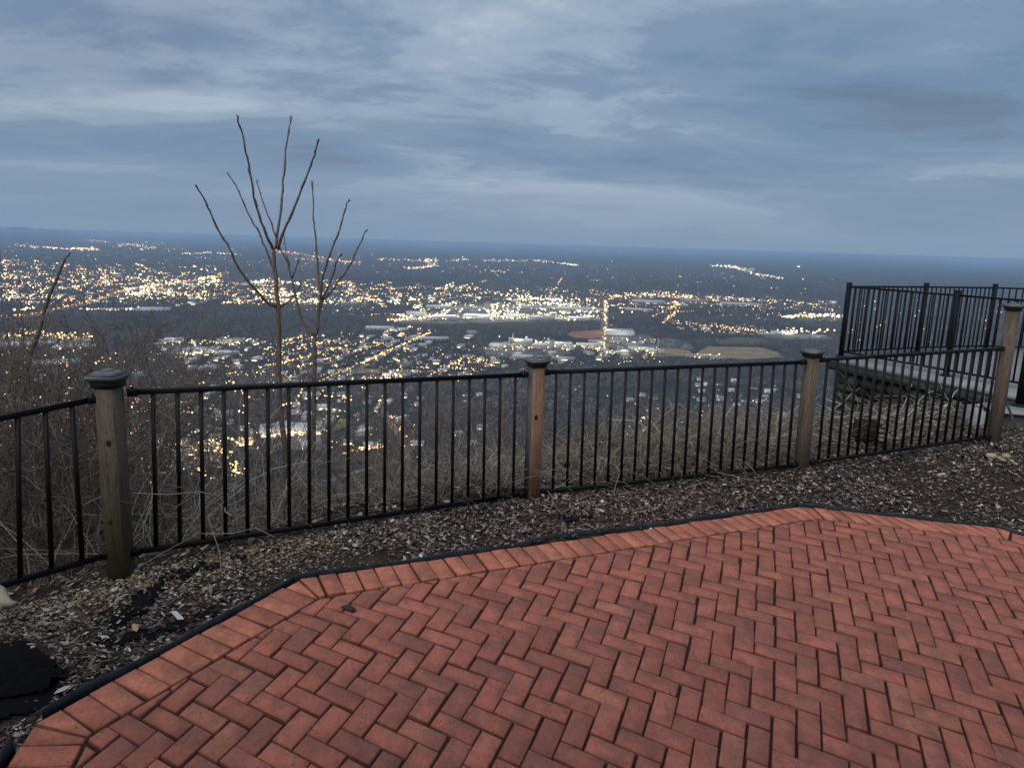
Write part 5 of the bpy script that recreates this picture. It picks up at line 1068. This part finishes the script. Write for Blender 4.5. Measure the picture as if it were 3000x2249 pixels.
W_ = [(1080, 752, 50, 60, 9, 'long low white warehouse left of the factory', 'cream', 'grey', False), (1130, 752, 40, 60, 17, 'tall pale factory hall with steep white roof', 'cream', 'white', True), (1165, 756, 32, 45, 14, 'boxy lit factory block beside the chimney', 'cream', 'white', False), (1205, 748, 60, 50, 9, 'white roofed shed right of the factory block', 'cream', 'white', False), (1228, 757, 24, 30, 9, 'small white gabled shed by the grey tower', 'white', 'white', True), (1275, 750, 58, 40, 8, 'long white roofed building with lit wall', 'cream', 'white', False),
      (1290, 741, 36, 30, 7, 'narrow pale shed behind the long lit building', 'cream', 'grey', False), (1340, 726, 62, 110, 13, 'big white corrugated hall beside the straight road', 'white', 'white', False), (1335, 742, 36, 40, 8, 'pale low shed in front of the big white hall', 'cream', 'grey', False), (1330, 766, 52, 30, 7, 'white roofed shed at the road crossing', 'cream', 'white', False), (1385, 758, 58, 42, 8, 'pale blue roofed plant below the car lot', 'cream', 'blue', False), (1420, 766, 30, 30, 11, 'cream block under the thin chimney', 'cream', 'white', False), (1365, 748, 30, 30, 7, 'small grey shed right of the road', 'cream', 'grey', False),
      (1130, 777, 44, 30, 9, 'white roofed building left of the reddish post cap', 'cream', 'white', False), (1108, 780, 18, 20, 8, 'low brown building left of the reddish post cap', 'brick', 'grey', False), (1215, 778, 50, 30, 6, 'low grey roofed yard building right of the post cap', 'cream', 'grey', False),
      (935, 735, 70, 35, 7, 'long pale row building above the boulevard', 'cream', 'white', False), (820, 714, 60, 60, 9, 'white school building at the edge of the woods', 'cream', 'white', False), (870, 716, 24, 40, 8, 'smaller white wing right of the school building', 'cream', 'white', False),
      (900, 684, 44, 90, 14, 'white store at the left end of the shopping district', 'cream', 'white', False), (960, 692, 50, 90, 13, 'second white store of the shopping district', 'cream', 'white', False), (1030, 690, 60, 110, 14, 'broad white mall building in the bright district', 'white', 'white', False), (1110, 688, 44, 100, 13, 'white mall wing right of the broad mall', 'cream', 'white', False), (1170, 692, 60, 90, 11, 'flat pale store near the bright lamps', 'cream', 'grey', False), (1250, 694, 50, 80, 11, 'flat store at the right end of the shopping district', 'cream', 'white', False), (1240, 672, 80, 90, 12, 'long store behind the bright district', 'cream', 'white', False), (1150, 668, 50, 80, 12, 'pale store behind the mall', 'cream', 'grey', False), (945, 668, 50, 90, 12, 'white box store behind the left stores', 'cream', 'white', False),
      (1380, 672, 60, 60, 9, 'white roofed shed right of the straight road, far', 'cream', 'white', False), (1400, 655, 70, 90, 12, 'long white roof at the far right quarter', 'cream', 'white', False), (1600, 660, 80, 90, 11, 'pale long roof among the far right lights', 'cream', 'white', False), (1500, 652, 60, 90, 11, 'pale roof left of the long far roof', 'cream', 'grey', False),
      (1690, 723, 46, 40, 9, 'white hall in the floodlit yard at right', 'white', 'white', False), (1655, 725, 30, 30, 8, 'small white shed left of the floodlit hall', 'cream', 'white', False), (1505, 774, 46, 18, 9, 'cream apartment row beside the tan field', 'cream', 'grey', False), (1545, 776, 36, 18, 8, 'second cream apartment row right of the first', 'cream', 'grey', False),
      (375, 740, 34, 50, 8, 'white shed behind the leftmost cap', 'white', 'white', False), (330, 672, 60, 60, 10, 'far white warehouse at the wood edge', 'white', 'white', False), (240, 672, 40, 40, 8, 'far white warehouse left of the other', 'cream', 'white', False), (500, 742, 50, 60, 8, 'pale roof left of the taller sapling', 'cream', 'grey', False), (430, 760, 60, 50, 7, 'flat lit store right of the leftmost cap', 'cream', 'grey', False), (490, 768, 50, 40, 7, 'flat pale store near the yards', 'cream', 'white', False), (60, 750, 90, 70, 8, 'flat roof in the floodlit lot at left', 'cream', 'white', False), (160, 756, 70, 60, 8, 'flat white roof right of the floodlit lot', 'cream', 'white', False), (120, 790, 80, 50, 7, 'pale roof behind the dense brush', 'cream', 'white', False), (270, 820, 70, 50, 7, 'pale flat roof just above the leftmost cap', 'cream', 'white', False), (440, 800, 60, 40, 6, 'grey flat roof near the yellow lit ground', 'cream', 'grey', False)]
for (px, py, w, d, h, lab, wl, rf, pt) in W_: warehouse(px, py, w, d, h, lab, wl, rf, pitched=pt)
# near shopping strip
rt, P, D, w = warehouse(630, 942, 128, 55, 7, 'long white roofed store with glowing yellow front, behind the saplings', 'tanw', 'white', lit=True, kind='store')
m_ = MB(); m_.box(0, -.5, 4.2, 5.8, w * .9, .4); m_.build('lit_canopy', glow2, rt)
for (px, py, w, d, h, lab, wl, rf) in [(530, 962, 34, 14, 4, 'small shop with red canopy right of the leftmost panel', 'tanw', 'white'), (338, 958, 30, 18, 6, 'white gabled shed seen between pickets', 'white', 'white'), (672, 862, 34, 40, 6, 'white flat roof behind the shorter sapling', 'cream', 'white'), (700, 885, 30, 20, 6, 'white building at the floodlit field', 'white', 'white'), (400, 985, 46, 20, 5, 'lit low shop at the foot of the mountain', 'tanw', 'grey'), (455, 975, 30, 18, 5, 'grey shop right of the low lit shop', 'tanw', 'blue'), (300, 975, 30, 20, 5, 'pale roof right of the leftmost post', 'cream', 'white'), (350, 1010, 50, 20, 5, 'orange lit shop low behind the pickets', 'tanw', 'grey'), (800, 968, 30, 16, 5, 'small white building on the near street', 'cream', 'white'), (752, 960, 20, 14, 4, 'tiny green roofed booth near the street', 'cream', 'blue'), (900, 962, 30, 12, 4, 'white roofed shed on the near street', 'white', 'white'), (60, 905, 60, 40, 6, 'pale roof low behind the left brush', 'cream', 'grey'), (160, 1010, 50, 30, 5, 'low shop behind the leftmost pickets', 'tanw', 'grey'), (60, 1010, 50, 30, 5, 'yellow lit shop at the far left edge', 'tanw', 'grey')]:
    rt, P, D, w_ = warehouse(px, py, w, d, h, lab, wl, rf, kind='shop', lit=True)
    if px in (530, 60): m_ = MB(); m_.box(0, -.5, h - 1.2, h, w_ * .95, .4); m_.build('red_sign', glowr, rt)
# tower blocks, chimneys
def tower(px, py, wpx, hpx, label, kind, m_key, round_=False, cat='tower'):
    P = at_z(px, py, VZ); D = np.linalg.norm(P - CP); w = wpx / 1534 * D; h = hpx / 1534 * D
    rt = empty(kind, P); tag(rt, label, cat); m_ = MB()
    if round_: m_.tube([(0, 0, 0), (0, 0, h * .5), (0, 0, h)], [w * .6, w * .5, w * .42], 12); m_.build('shaft', BM[m_key], rt); m_ = MB(); m_.tube([(0, 0, h * .97), (0, 0, h + .5)], [w * .55, w * .55], 12); m_.build('rim', BM['grey'], rt)
    else: m_.box(0, 0, 0, h, w, w * .8, .2); m_.build('shaft', BM[m_key], rt); m_ = MB(); m_.box(0, 0, h + .002, h + 1.5, w * 1.05, w * .85, .2); m_.box(0, 0, h + 1.5, h + 3, w * .3, w * .3, .2); m_.build('roof', BM['grey'], rt)
tower(1192, 761, 9, 26, 'grey concrete silo tower behind the reddish post', 'silo_tower', 'tanw', False)
tower(1107, 750, 2.4, 30, 'slim factory chimney above the pale halls', 'chimney', 'tanw', True, 'chimney'); tower(1420, 766, 2.4, 36, 'slim tall chimney left of the tan field', 'chimney', 'cream', True, 'chimney')
tower(1053, 670, 15, 17, 'pale rounded tower among the bright shopping lights', 'round_tower', 'cream', True)
tower(1080, 672, 8, 16, 'square tower right of the rounded one', 'block_tower', 'cream'); tower(1145, 750, 6, 14, 'cream process tower of the factory', 'process_tower', 'cream')
def small_block(px, py, i, zone):
    P = hill_pt(px, py) if py > 760 else at_z(px, py, VZ); D = np.linalg.norm(P - CP); w = random.uniform(7, 20) / 1534 * D; d_ = random.uniform(14, 40); h = random.uniform(5, 9)
    rt = empty('commercial_building', P, random.uniform(-.6, .6)); c = random.choice(['pale', 'grey', 'white']); tag(rt, f'small {c} roofed building {zone}', 'building', 'small commercial buildings in the valley')
    m_ = MB(); m_.box(0, 0, -3, h, w, d_); m_.build('walls', BM['cream'], rt); m_ = MB(); m_.box(0, 0, h + .003, h + .8, w + .6, d_ + .6); m_.build('roof', BM[{'pale': 'white', 'grey': 'grey', 'white': 'white'}[c]], rt)
    if random.random() < .5: m_ = MB(); m_.box(0, -d_ / 2 - .2, .5, 3.2, w * .7, .3); m_.build('shopfront', glow2, rt)
for (x0, x1, y0, y1, n_, z_) in [(0, 470, 590, 660, 42, 'in the lit suburb at the far left'), (500, 860, 610, 660, 34, 'in the lit belt behind the saplings'), (870, 1300, 640, 690, 34, 'in the bright shopping district'), (1320, 1800, 640, 665, 28, 'in the lit belt at the far right'), (340, 560, 735, 800, 16, 'in the yards left of the saplings'), (780, 1040, 715, 790, 20, 'by the boulevard right of the saplings'), (1060, 1430, 735, 785, 22, 'among the factories'), (600, 900, 850, 980, 14, 'in the near streets behind the pickets'), (0, 230, 780, 1000, 14, 'behind the left brush'), (270, 540, 840, 1010, 16, 'right of the leftmost post, behind the pickets')]:
    for i in range(n_): small_block(random.uniform(x0, x1), random.uniform(y0, y1), i, z_)
# houses
def make_house(wall, roof, w, d, h):
    rt = empty('house', (0, 0, 0)); m_ = MB(); m_.box(0, 0, -3, h, w, d); m_.add([(-w / 2 + .01, -d / 2, h), (-w / 2 + .01, d / 2, h), (-w / 2 + .01, 0, h + d * .32), (w / 2 - .01, -d / 2, h), (w / 2 - .01, d / 2, h), (w / 2 - .01, 0, h + d * .32)], [(0, 2, 1), (3, 4, 5)]); m_.build('walls', BM[wall], rt)
    m_ = MB(); t = .25
    for s in (-1, 1): m_.add([(-w / 2 - .6, s * (d / 2 + .7), h - .4), (w / 2 + .6, s * (d / 2 + .7), h - .4), (w / 2 + .6, 0, h + d * .32 + .05), (-w / 2 - .6, 0, h + d * .32 + .05), (-w / 2 - .6, s * (d / 2 + .7), h - .4 + t), (w / 2 + .6, s * (d / 2 + .7), h - .4 + t), (w / 2 + .6, 0, h + d * .32 + .05 + t), (-w / 2 - .6, 0, h + d * .32 + .05 + t)], [(0, 1, 2, 3), (4, 5, 6, 7), (0, 1, 5, 4), (0, 3, 7, 4), (1, 2, 6, 5)])
    m_.build('roof', BM[roof], rt)
    m_ = MB(); m_.box(-w * .3, -d / 2 - .05, 1, 2.3, 1.2, .12); m_.build('window', glow, rt); m_ = MB(); m_.box(w * .25, -d / 2 - .05, 1, 2.3, 1.6, .12); m_.build('window', BM['dark'], rt)
    m_ = MB(); m_.box(0, -d / 2 - .06, 0, 2.1, 1, .12); m_.build('door', BM['dark'], rt); m_ = MB(); m_.box(w * .2, d * .15, h, h + d * .32 + 1.2, .9, .9); m_.build('chimney', BM['brick'], rt)
    return rt
HS = [make_house(*a) for a in (('cream', 'dark', 14, 9, 3.6), ('white', 'grey', 12, 9, 3.4), ('brick', 'dark', 16, 9, 3.2), ('cream', 'blue', 12, 8, 3.4), ('white', 'white', 10, 8, 3.2))]
cols_ = ['cream house with dark roof', 'white house with grey roof', 'brown brick house with dark roof', 'cream house with bluish roof', 'small white house with pale roof']
used = [False] * 5
def house_at(px, py, zone, grp):
    k_ = random.randrange(5); P = hill_pt(px, py); rz = random.uniform(-.5, .5) - math.atan2(P[0], P[1])
    if not used[k_]: r_ = HS[k_]; used[k_] = True
    else:
        r_ = HS[k_].copy(); COL.objects.link(r_)
        for ch in HS[k_].children: c = ch.copy(); COL.objects.link(c); c.parent = r_
    r_.location = P; r_.rotation_euler = (0, 0, rz); s = random.uniform(1.0, 1.35); r_.scale = (s, s, s); tag(r_, f'{cols_[k_]} {zone}', 'house', grp)
def inpoly(pts, n, f):
    xs = [p[0] for p in pts]; ys = [p[1] for p in pts]; c = 0
    while c < n:
        x, y = random.uniform(min(xs), max(xs)), random.uniform(min(ys), max(ys)); ins = False; j = len(pts) - 1
        for i in range(len(pts)):
            if (pts[i][1] > y) != (pts[j][1] > y) and x < (pts[j][0] - pts[i][0]) * (y - pts[i][1]) / (pts[j][1] - pts[i][1]) + pts[i][0]: ins = not ins
            j = i
        if ins: f(x, y); c += 1
g1_ = 'houses on the wooded foothill'; g2_ = 'houses of the residential quarter'
inpoly([(1480, 825), (1560, 815), (1740, 850), (1750, 930), (1560, 930), (1490, 880)], 34, lambda x, y: house_at(x, y, 'in woods behind the second panel', g1_))
inpoly([(1340, 850), (1480, 850), (1500, 960), (1350, 960)], 9, lambda x, y: house_at(x, y, 'low in the woods right of the reddish post', g1_))
inpoly([(880, 850), (1100, 840), (1100, 960), (900, 960)], 8, lambda x, y: house_at(x, y, 'on the foothill left of the reddish post', g1_))
inpoly([(560, 740), (900, 722), (1040, 770), (1030, 810), (620, 830)], 120, lambda x, y: house_at(x, y, 'in the residential quarter', g2_))
inpoly([(1440, 700), (1650, 712), (1660, 725), (1480, 715)], 22, lambda x, y: house_at(x, y, 'in the far row beyond the fields', 'houses beyond the fields'))
inpoly([(600, 850), (860, 850), (880, 900), (640, 900)], 14, lambda x, y: house_at(x, y, 'near the floodlit field', 'houses near the floodlit field'))
inpoly([(0, 860), (210, 860), (210, 1060), (0, 1060)], 16, lambda x, y: house_at(x, y, 'behind the left brush', 'houses behind the left brush')); inpoly([(280, 880), (560, 870), (540, 940), (290, 940)], 14, lambda x, y: house_at(x, y, 'right of the leftmost post', 'houses right of the leftmost post'))
inpoly([(940, 770), (1090, 770), (1090, 800), (960, 830)], 16, lambda x, y: house_at(x, y, 'left of the reddish post above the rail', 'houses left of the reddish post'))
# parked cars in the big lot
cm = MB(); cm.frustum(0, 0, .35, .95, 4.5, 1.8, 4.4, 1.75); cm2 = MB(); cm2.frustum(-.1, 0, .953, 1.5, 2.7, 1.6, 1.9, 1.4); cw = MB()
for x in (-1.4, 1.4):
    for y in (-.85, .85): cw.tube([(x, y - .1, .33), (x, y + .1, .33)], .33, 8)
cmats = [mat('car_paint_white', (.55, .57, .6), .3), mat('car_paint_silver', (.3, .33, .36), .3), mat('car_paint_dark', (.03, .035, .045), .3), mat('car_paint_blue', (.06, .1, .2), .3)]
cn = ['white', 'silver', 'dark', 'blue']; protos = []
for k_ in range(4):
    rt = empty('parked_car', (0, 0, 0)); cm.build('body', cmats[k_], rt); cm2.build('cabin', cmats[2], rt); cw.build('wheels', M['rail'], rt); protos.append(rt)
usedc = [False] * 4; ccount = 0
A0, A1, A2 = at_z(1424, 736, VZ + .8), at_z(1484, 742, VZ + .8), at_z(1434, 749, VZ + .8)
for i in range(10):
    for j in range(16):
        if random.random() < .12: continue
        P = A0 + (A1 - A0) * (j / 15) + (A2 - A0) * (i / 9); k_ = random.choice((0, 0, 1, 2, 2, 3))
        if not usedc[k_]: r_ = protos[k_]; usedc[k_] = True
        else:
            r_ = protos[k_].copy(); COL.objects.link(r_)
            for ch in protos[k_].children: c = ch.copy(); COL.objects.link(c); c.parent = r_
        r_.location = P; r_.rotation_euler = (0, 0, math.atan2((A2 - A0)[1], (A2 - A0)[0]) + random.uniform(-.04, .04)); r_.scale = (1.5, 1.5, 1.5); tag(r_, f'{cn[k_]} car parked in a row of the big pale lot', 'car', 'cars parked in the big lot')

# ------------------------------------------------------------------ woods
LV = np.array([[p[0], p[1]] for p in [l[0] for l in LP]])
cellset = set((int(x // 22), int(y // 22)) for x, y in LV)
bsp = [(o.location.x, o.location.y) for o in COL.objects if o.get('category') in ('building', 'house', 'car')]
for x, y in bsp:
    for a in (-1, 0, 1):
        for b_ in (-1, 0, 1): cellset.add((int(x // 22) + a, int(y // 22) + b_))
fpoly = []
for o in COL.objects:
    if o.name.startswith(('field', 'parking_lot')): fpoly.append(np.array([(v.co.x, v.co.y) for v in o.data.vertices]))
def in_any(X):
    r_ = np.zeros(len(X), bool)
    for pts in fpoly:
        ins = np.zeros(len(X), bool); j = len(pts) - 1
        for i in range(len(pts)):
            xi, yi, xj, yj = *pts[i], *pts[j]; c = ((yi > X[:, 1]) != (yj > X[:, 1])) & (X[:, 0] < (xj - xi) * (X[:, 1] - yi) / (yj - yi + 1e-9) + xi); ins ^= c; j = i
        r_ |= ins
    for P in ROADS:
        for i in range(len(P) - 1):
            A, B = P[i][:2], P[i + 1][:2]; t = B - A; u = np.clip(((X - A) @ t) / (t @ t), 0, 1); r_ |= np.linalg.norm(X - (A + u[:, None] * t), axis=1) < 14
    return r_
ROADS = list(RD.values())
def woods(name, N, r0, r1, nq, size, label, seed, dens=None, pal=None, azr=(-44, 44)):
    r = np.random.default_rng(seed); a = np.radians(r.uniform(*azr, N)); R_ = np.sqrt(r.uniform(r0 ** 2, r1 ** 2, N)); X = np.stack([R_ * np.sin(a), R_ * np.cos(a)], 1)
    k_ = ~in_any(X)
    cl = np.array([(int(x // 22), int(y // 22)) in cellset for x, y in X]); k_ &= ~(cl & (r.random(N) < .9))
    nz = vnoise(X, .006, 3) + .5 * vnoise(X, .02, 6); onhill = hillz(X[:, 0], X[:, 1]) > VZ + 6
    k_ &= onhill | (nz > -.35 + r.normal(0, .2, N)); X = X[k_]; n = len(X); z = hillz(X[:, 0], X[:, 1])
    H = size * r.uniform(.6, 1.25, n); Wd = H * r.uniform(.35, .55, n)
    d = r.normal(0, 1, (n, nq, 3)); d /= np.linalg.norm(d, axis=2, keepdims=True); rad = r.uniform(.35, 1, (n, nq, 1)) ** .5
    C = d * rad * np.stack([Wd, Wd, H * .42], 1)[:, None, :]; C[:, :, 2] += (H * .58)[:, None]
    ts = (H[:, None] * r.uniform(.08, .2, (n, nq)))[:, :, None]
    e1 = r.normal(0, 1, (n, nq, 3)); e1[:, :, 2] = np.abs(e1[:, :, 2]) * 1.5; e1 /= np.linalg.norm(e1, axis=2, keepdims=True); e2 = r.normal(0, 1, (n, nq, 3)); e2 /= np.linalg.norm(e2, axis=2, keepdims=True)
    base_ = np.column_stack([X, z])[:, None, :]; V = np.stack([C + e1 * ts * 1.3, C - e1 * ts * .6 + e2 * ts * .5, C - e1 * ts * .6 - e2 * ts * .5], 2) + base_[:, :, None, :]
    V = V.reshape(-1, 3); Fq = np.arange(len(V)).reshape(-1, 3)
    pal = np.array(pal or [(.15, .135, .13), (.115, .105, .105), (.18, .16, .145), (.09, .088, .088)]); c = pal[r.integers(0, len(pal), n)] * r.lognormal(0, .2, (n, 1)); ev = r.random(n) < .07; c[ev] = np.array([.03, .045, .034]); c = np.repeat(c, nq * 3, 0)
    # trunks
    tv = np.array([(-.03, 0, 0), (.03, 0, 0), (0, 0, .75)]); TV = (tv[None] * H[:, None, None] + base_).reshape(-1, 3); TF = np.arange(len(TV)).reshape(-1, 3) + len(V)
    V = np.concatenate([V, TV]); Fq = np.concatenate([Fq, TF]); c = np.concatenate([c, np.repeat(pal[r.integers(0, len(pal), n)] * 1.4, 3, 0)])
    print(name, n); o = mesh_np(name, V, Fq, M['twig'], col=c); tag(o, label, 'woods', kind='stuff')
woods('hillside_woods', 17000, 90, 1750, 34, 12, 'bare grey brown woods covering the mountain foot', 51)
woods('valley_woods', 60000, 1200, 5200, 9, 13, 'dark leafless woods between the lit quarters of the valley', 52)
woods('far_woods', 50000, 5200, 13000, 4, 26, 'far dark wood patches of the valley', 53, azr=(-40, 40))

# ------------------------------------------------------------------ sky, sun, haze
wd = bpy.data.worlds.new("World"); scene.world = wd; wd.use_nodes = True; nt = wd.node_tree; nt.nodes.clear()
def N(t, **kw):
    n = nt.nodes.new(t)
    for a, b in kw.items(): setattr(n, a, b)
    return n
SUN_EL, SUN_AZ = R(48), R(205)
sky = N('ShaderNodeTexSky', sky_type='NISHITA', sun_disc=False); sky.sun_elevation = SUN_EL; sky.sun_rotation = SUN_AZ; sky.air_density = 1.6; sky.dust_density = 2
tc = N('ShaderNodeTexCoord'); sep = N('ShaderNodeSeparateXYZ'); nt.links.new(tc.outputs['Generated'], sep.inputs[0])
def mth(op, a, b=None, clamp=False):
    n = N('ShaderNodeMath', operation=op, use_clamp=clamp)
    for s, v in zip(n.inputs, (a, b)):
        if v is None: continue
        if hasattr(v, 'is_output'): nt.links.new(v, s)
        else: s.default_value = v
    return n.outputs[0]
zc_ = mth('ADD', mth('MAXIMUM', sep.outputs['Z'], 0.0), 0.16)
cx_ = mth('DIVIDE', sep.outputs['X'], zc_); cy_ = mth('DIVIDE', sep.outputs['Y'], zc_)
cmb = N('ShaderNodeCombineXYZ'); nt.links.new(cx_, cmb.inputs[0]); nt.links.new(cy_, cmb.inputs[1])
def wn(scale, det, rough, dist, rot, sc, off=0.0):
    mp = N('ShaderNodeMapping'); mp.inputs['Rotation'].default_value = (0, 0, rot); mp.inputs['Scale'].default_value = sc; mp.inputs['Location'].default_value = (off, off * .7, off * .3); nt.links.new(cmb.outputs[0], mp.inputs[0])
    n = N('ShaderNodeTexNoise'); n.inputs['Scale'].default_value = scale; n.inputs['Detail'].default_value = det; n.inputs['Roughness'].default_value = rough; n.inputs['Distortion'].default_value = dist; nt.links.new(mp.outputs[0], n.inputs['Vector']); return n.outputs['Fac']
def rmp(f, st):
    r_ = N('ShaderNodeValToRGB'); r_.color_ramp.interpolation = 'EASE'; e = r_.color_ramp.elements
    while len(e) < len(st): e.new(.5)
    for el, (p, c) in zip(e, st): el.position = p; el.color = (*c, 1)
    nt.links.new(f, r_.inputs[0]); return r_.outputs[0]
def wmix(a, b, f, mode='MIX'):
    n = N('ShaderNodeMix', data_type='RGBA', blend_type=mode)
    for s, v in ((n.inputs[0], f), (n.inputs[6], a), (n.inputs[7], b)):
        if hasattr(v, 'is_output'): nt.links.new(v, s)
        elif isinstance(v, (int, float)): s.default_value = v
        else: s.default_value = (*v, 1)
    return n.outputs[2]
big = wn(.40, 6, .52, .35, .85, (1, 1.45, 1), 2.3); mid = wn(1.25, 8, .58, .45, .85, (.85, 1.5, 1), 5.1); fine = wn(3.6, 8, .62, .6, .8, (.8, 1.6, 1), 9.0)
comb = mth('ADD', mth('ADD', mth('MULTIPLY', big, .60), mth('MULTIPLY', mid, .31)), mth('MULTIPLY', fine, .09))
cloud = rmp(comb, [(.36, (.135, .190, .290)), (.43, (.165, .260, .395)), (.485, (.215, .305, .440)), (.535, (.33, .42, .545)), (.60, (.50, .585, .67))])
shade = rmp(wn(.33, 4, .5, .3, 1.1, (1, 1.2, 1), 12.0), [(.40, (.84, .84, .87)), (.56, (1.0, 1.0, 1.0))])
cloud = wmix(cloud, shade, 1.0, 'MULTIPLY')
low = rmp(sep.outputs['Z'], [(0.0, (1, 1, 1)), (.04, (.8,) * 3), (.12, (.28,) * 3), (.24, (0, 0, 0))])
cloud = wmix(cloud, (.235, .335, .475), low)
nb = wmix(sky.outputs[0], (0, 0, 0), .93)     # faint clear sky behind the cloud deck
tot = wmix(cloud, nb, .06)
bg = N('ShaderNodeBackground'); bg.inputs[1].default_value = 1.0; nt.links.new(tot, bg.inputs[0]); wo = N('ShaderNodeOutputWorld'); nt.links.new(bg.outputs[0], wo.inputs[0])
sl = bpy.data.lights.new('sun', 'SUN'); sl.energy = 2.25; sl.angle = R(60); sl.color = (1, .95, .90); so = bpy.data.objects.new('sun', sl); COL.objects.link(so)
sd = Vector((math.sin(SUN_AZ) * math.cos(SUN_EL), math.cos(SUN_AZ) * math.cos(SUN_EL), math.sin(SUN_EL))); so.rotation_euler = (-sd).to_track_quat('-Z', 'Y').to_euler()
hz = MB(); hz.box(0, 20000, -345, 7.5, 180000, 134000); hm = bpy.data.materials.new('haze'); hm.use_nodes = True; hn = hm.node_tree; hn.nodes.clear(); pv_ = hn.nodes.new('ShaderNodeVolumePrincipled'); pv_.inputs['Color'].default_value = (.50, .72, 1, 1); pv_.inputs['Density'].default_value = 5.6e-5; pv_.inputs['Anisotropy'].default_value = .0
ho_ = hn.nodes.new('ShaderNodeOutputMaterial'); hn.links.new(pv_.outputs[0], ho_.inputs['Volume']); ho = hz.build('haze', hm); tag(ho, 'blue evening haze lying over the valley', kind='stuff')

scene.view_settings.view_transform = 'Standard'; scene.view_settings.look = 'None'; scene.view_settings.exposure = 0; scene.view_settings.gamma = 1
cy = scene.cycles; cy.max_bounces = 5; cy.diffuse_bounces = 2; cy.glossy_bounces = 2; cy.volume_bounces = 0; cy.transparent_max_bounces = 4; cy.use_denoising = True; cy.sample_clamp_indirect = 3; cy.use_light_tree = True
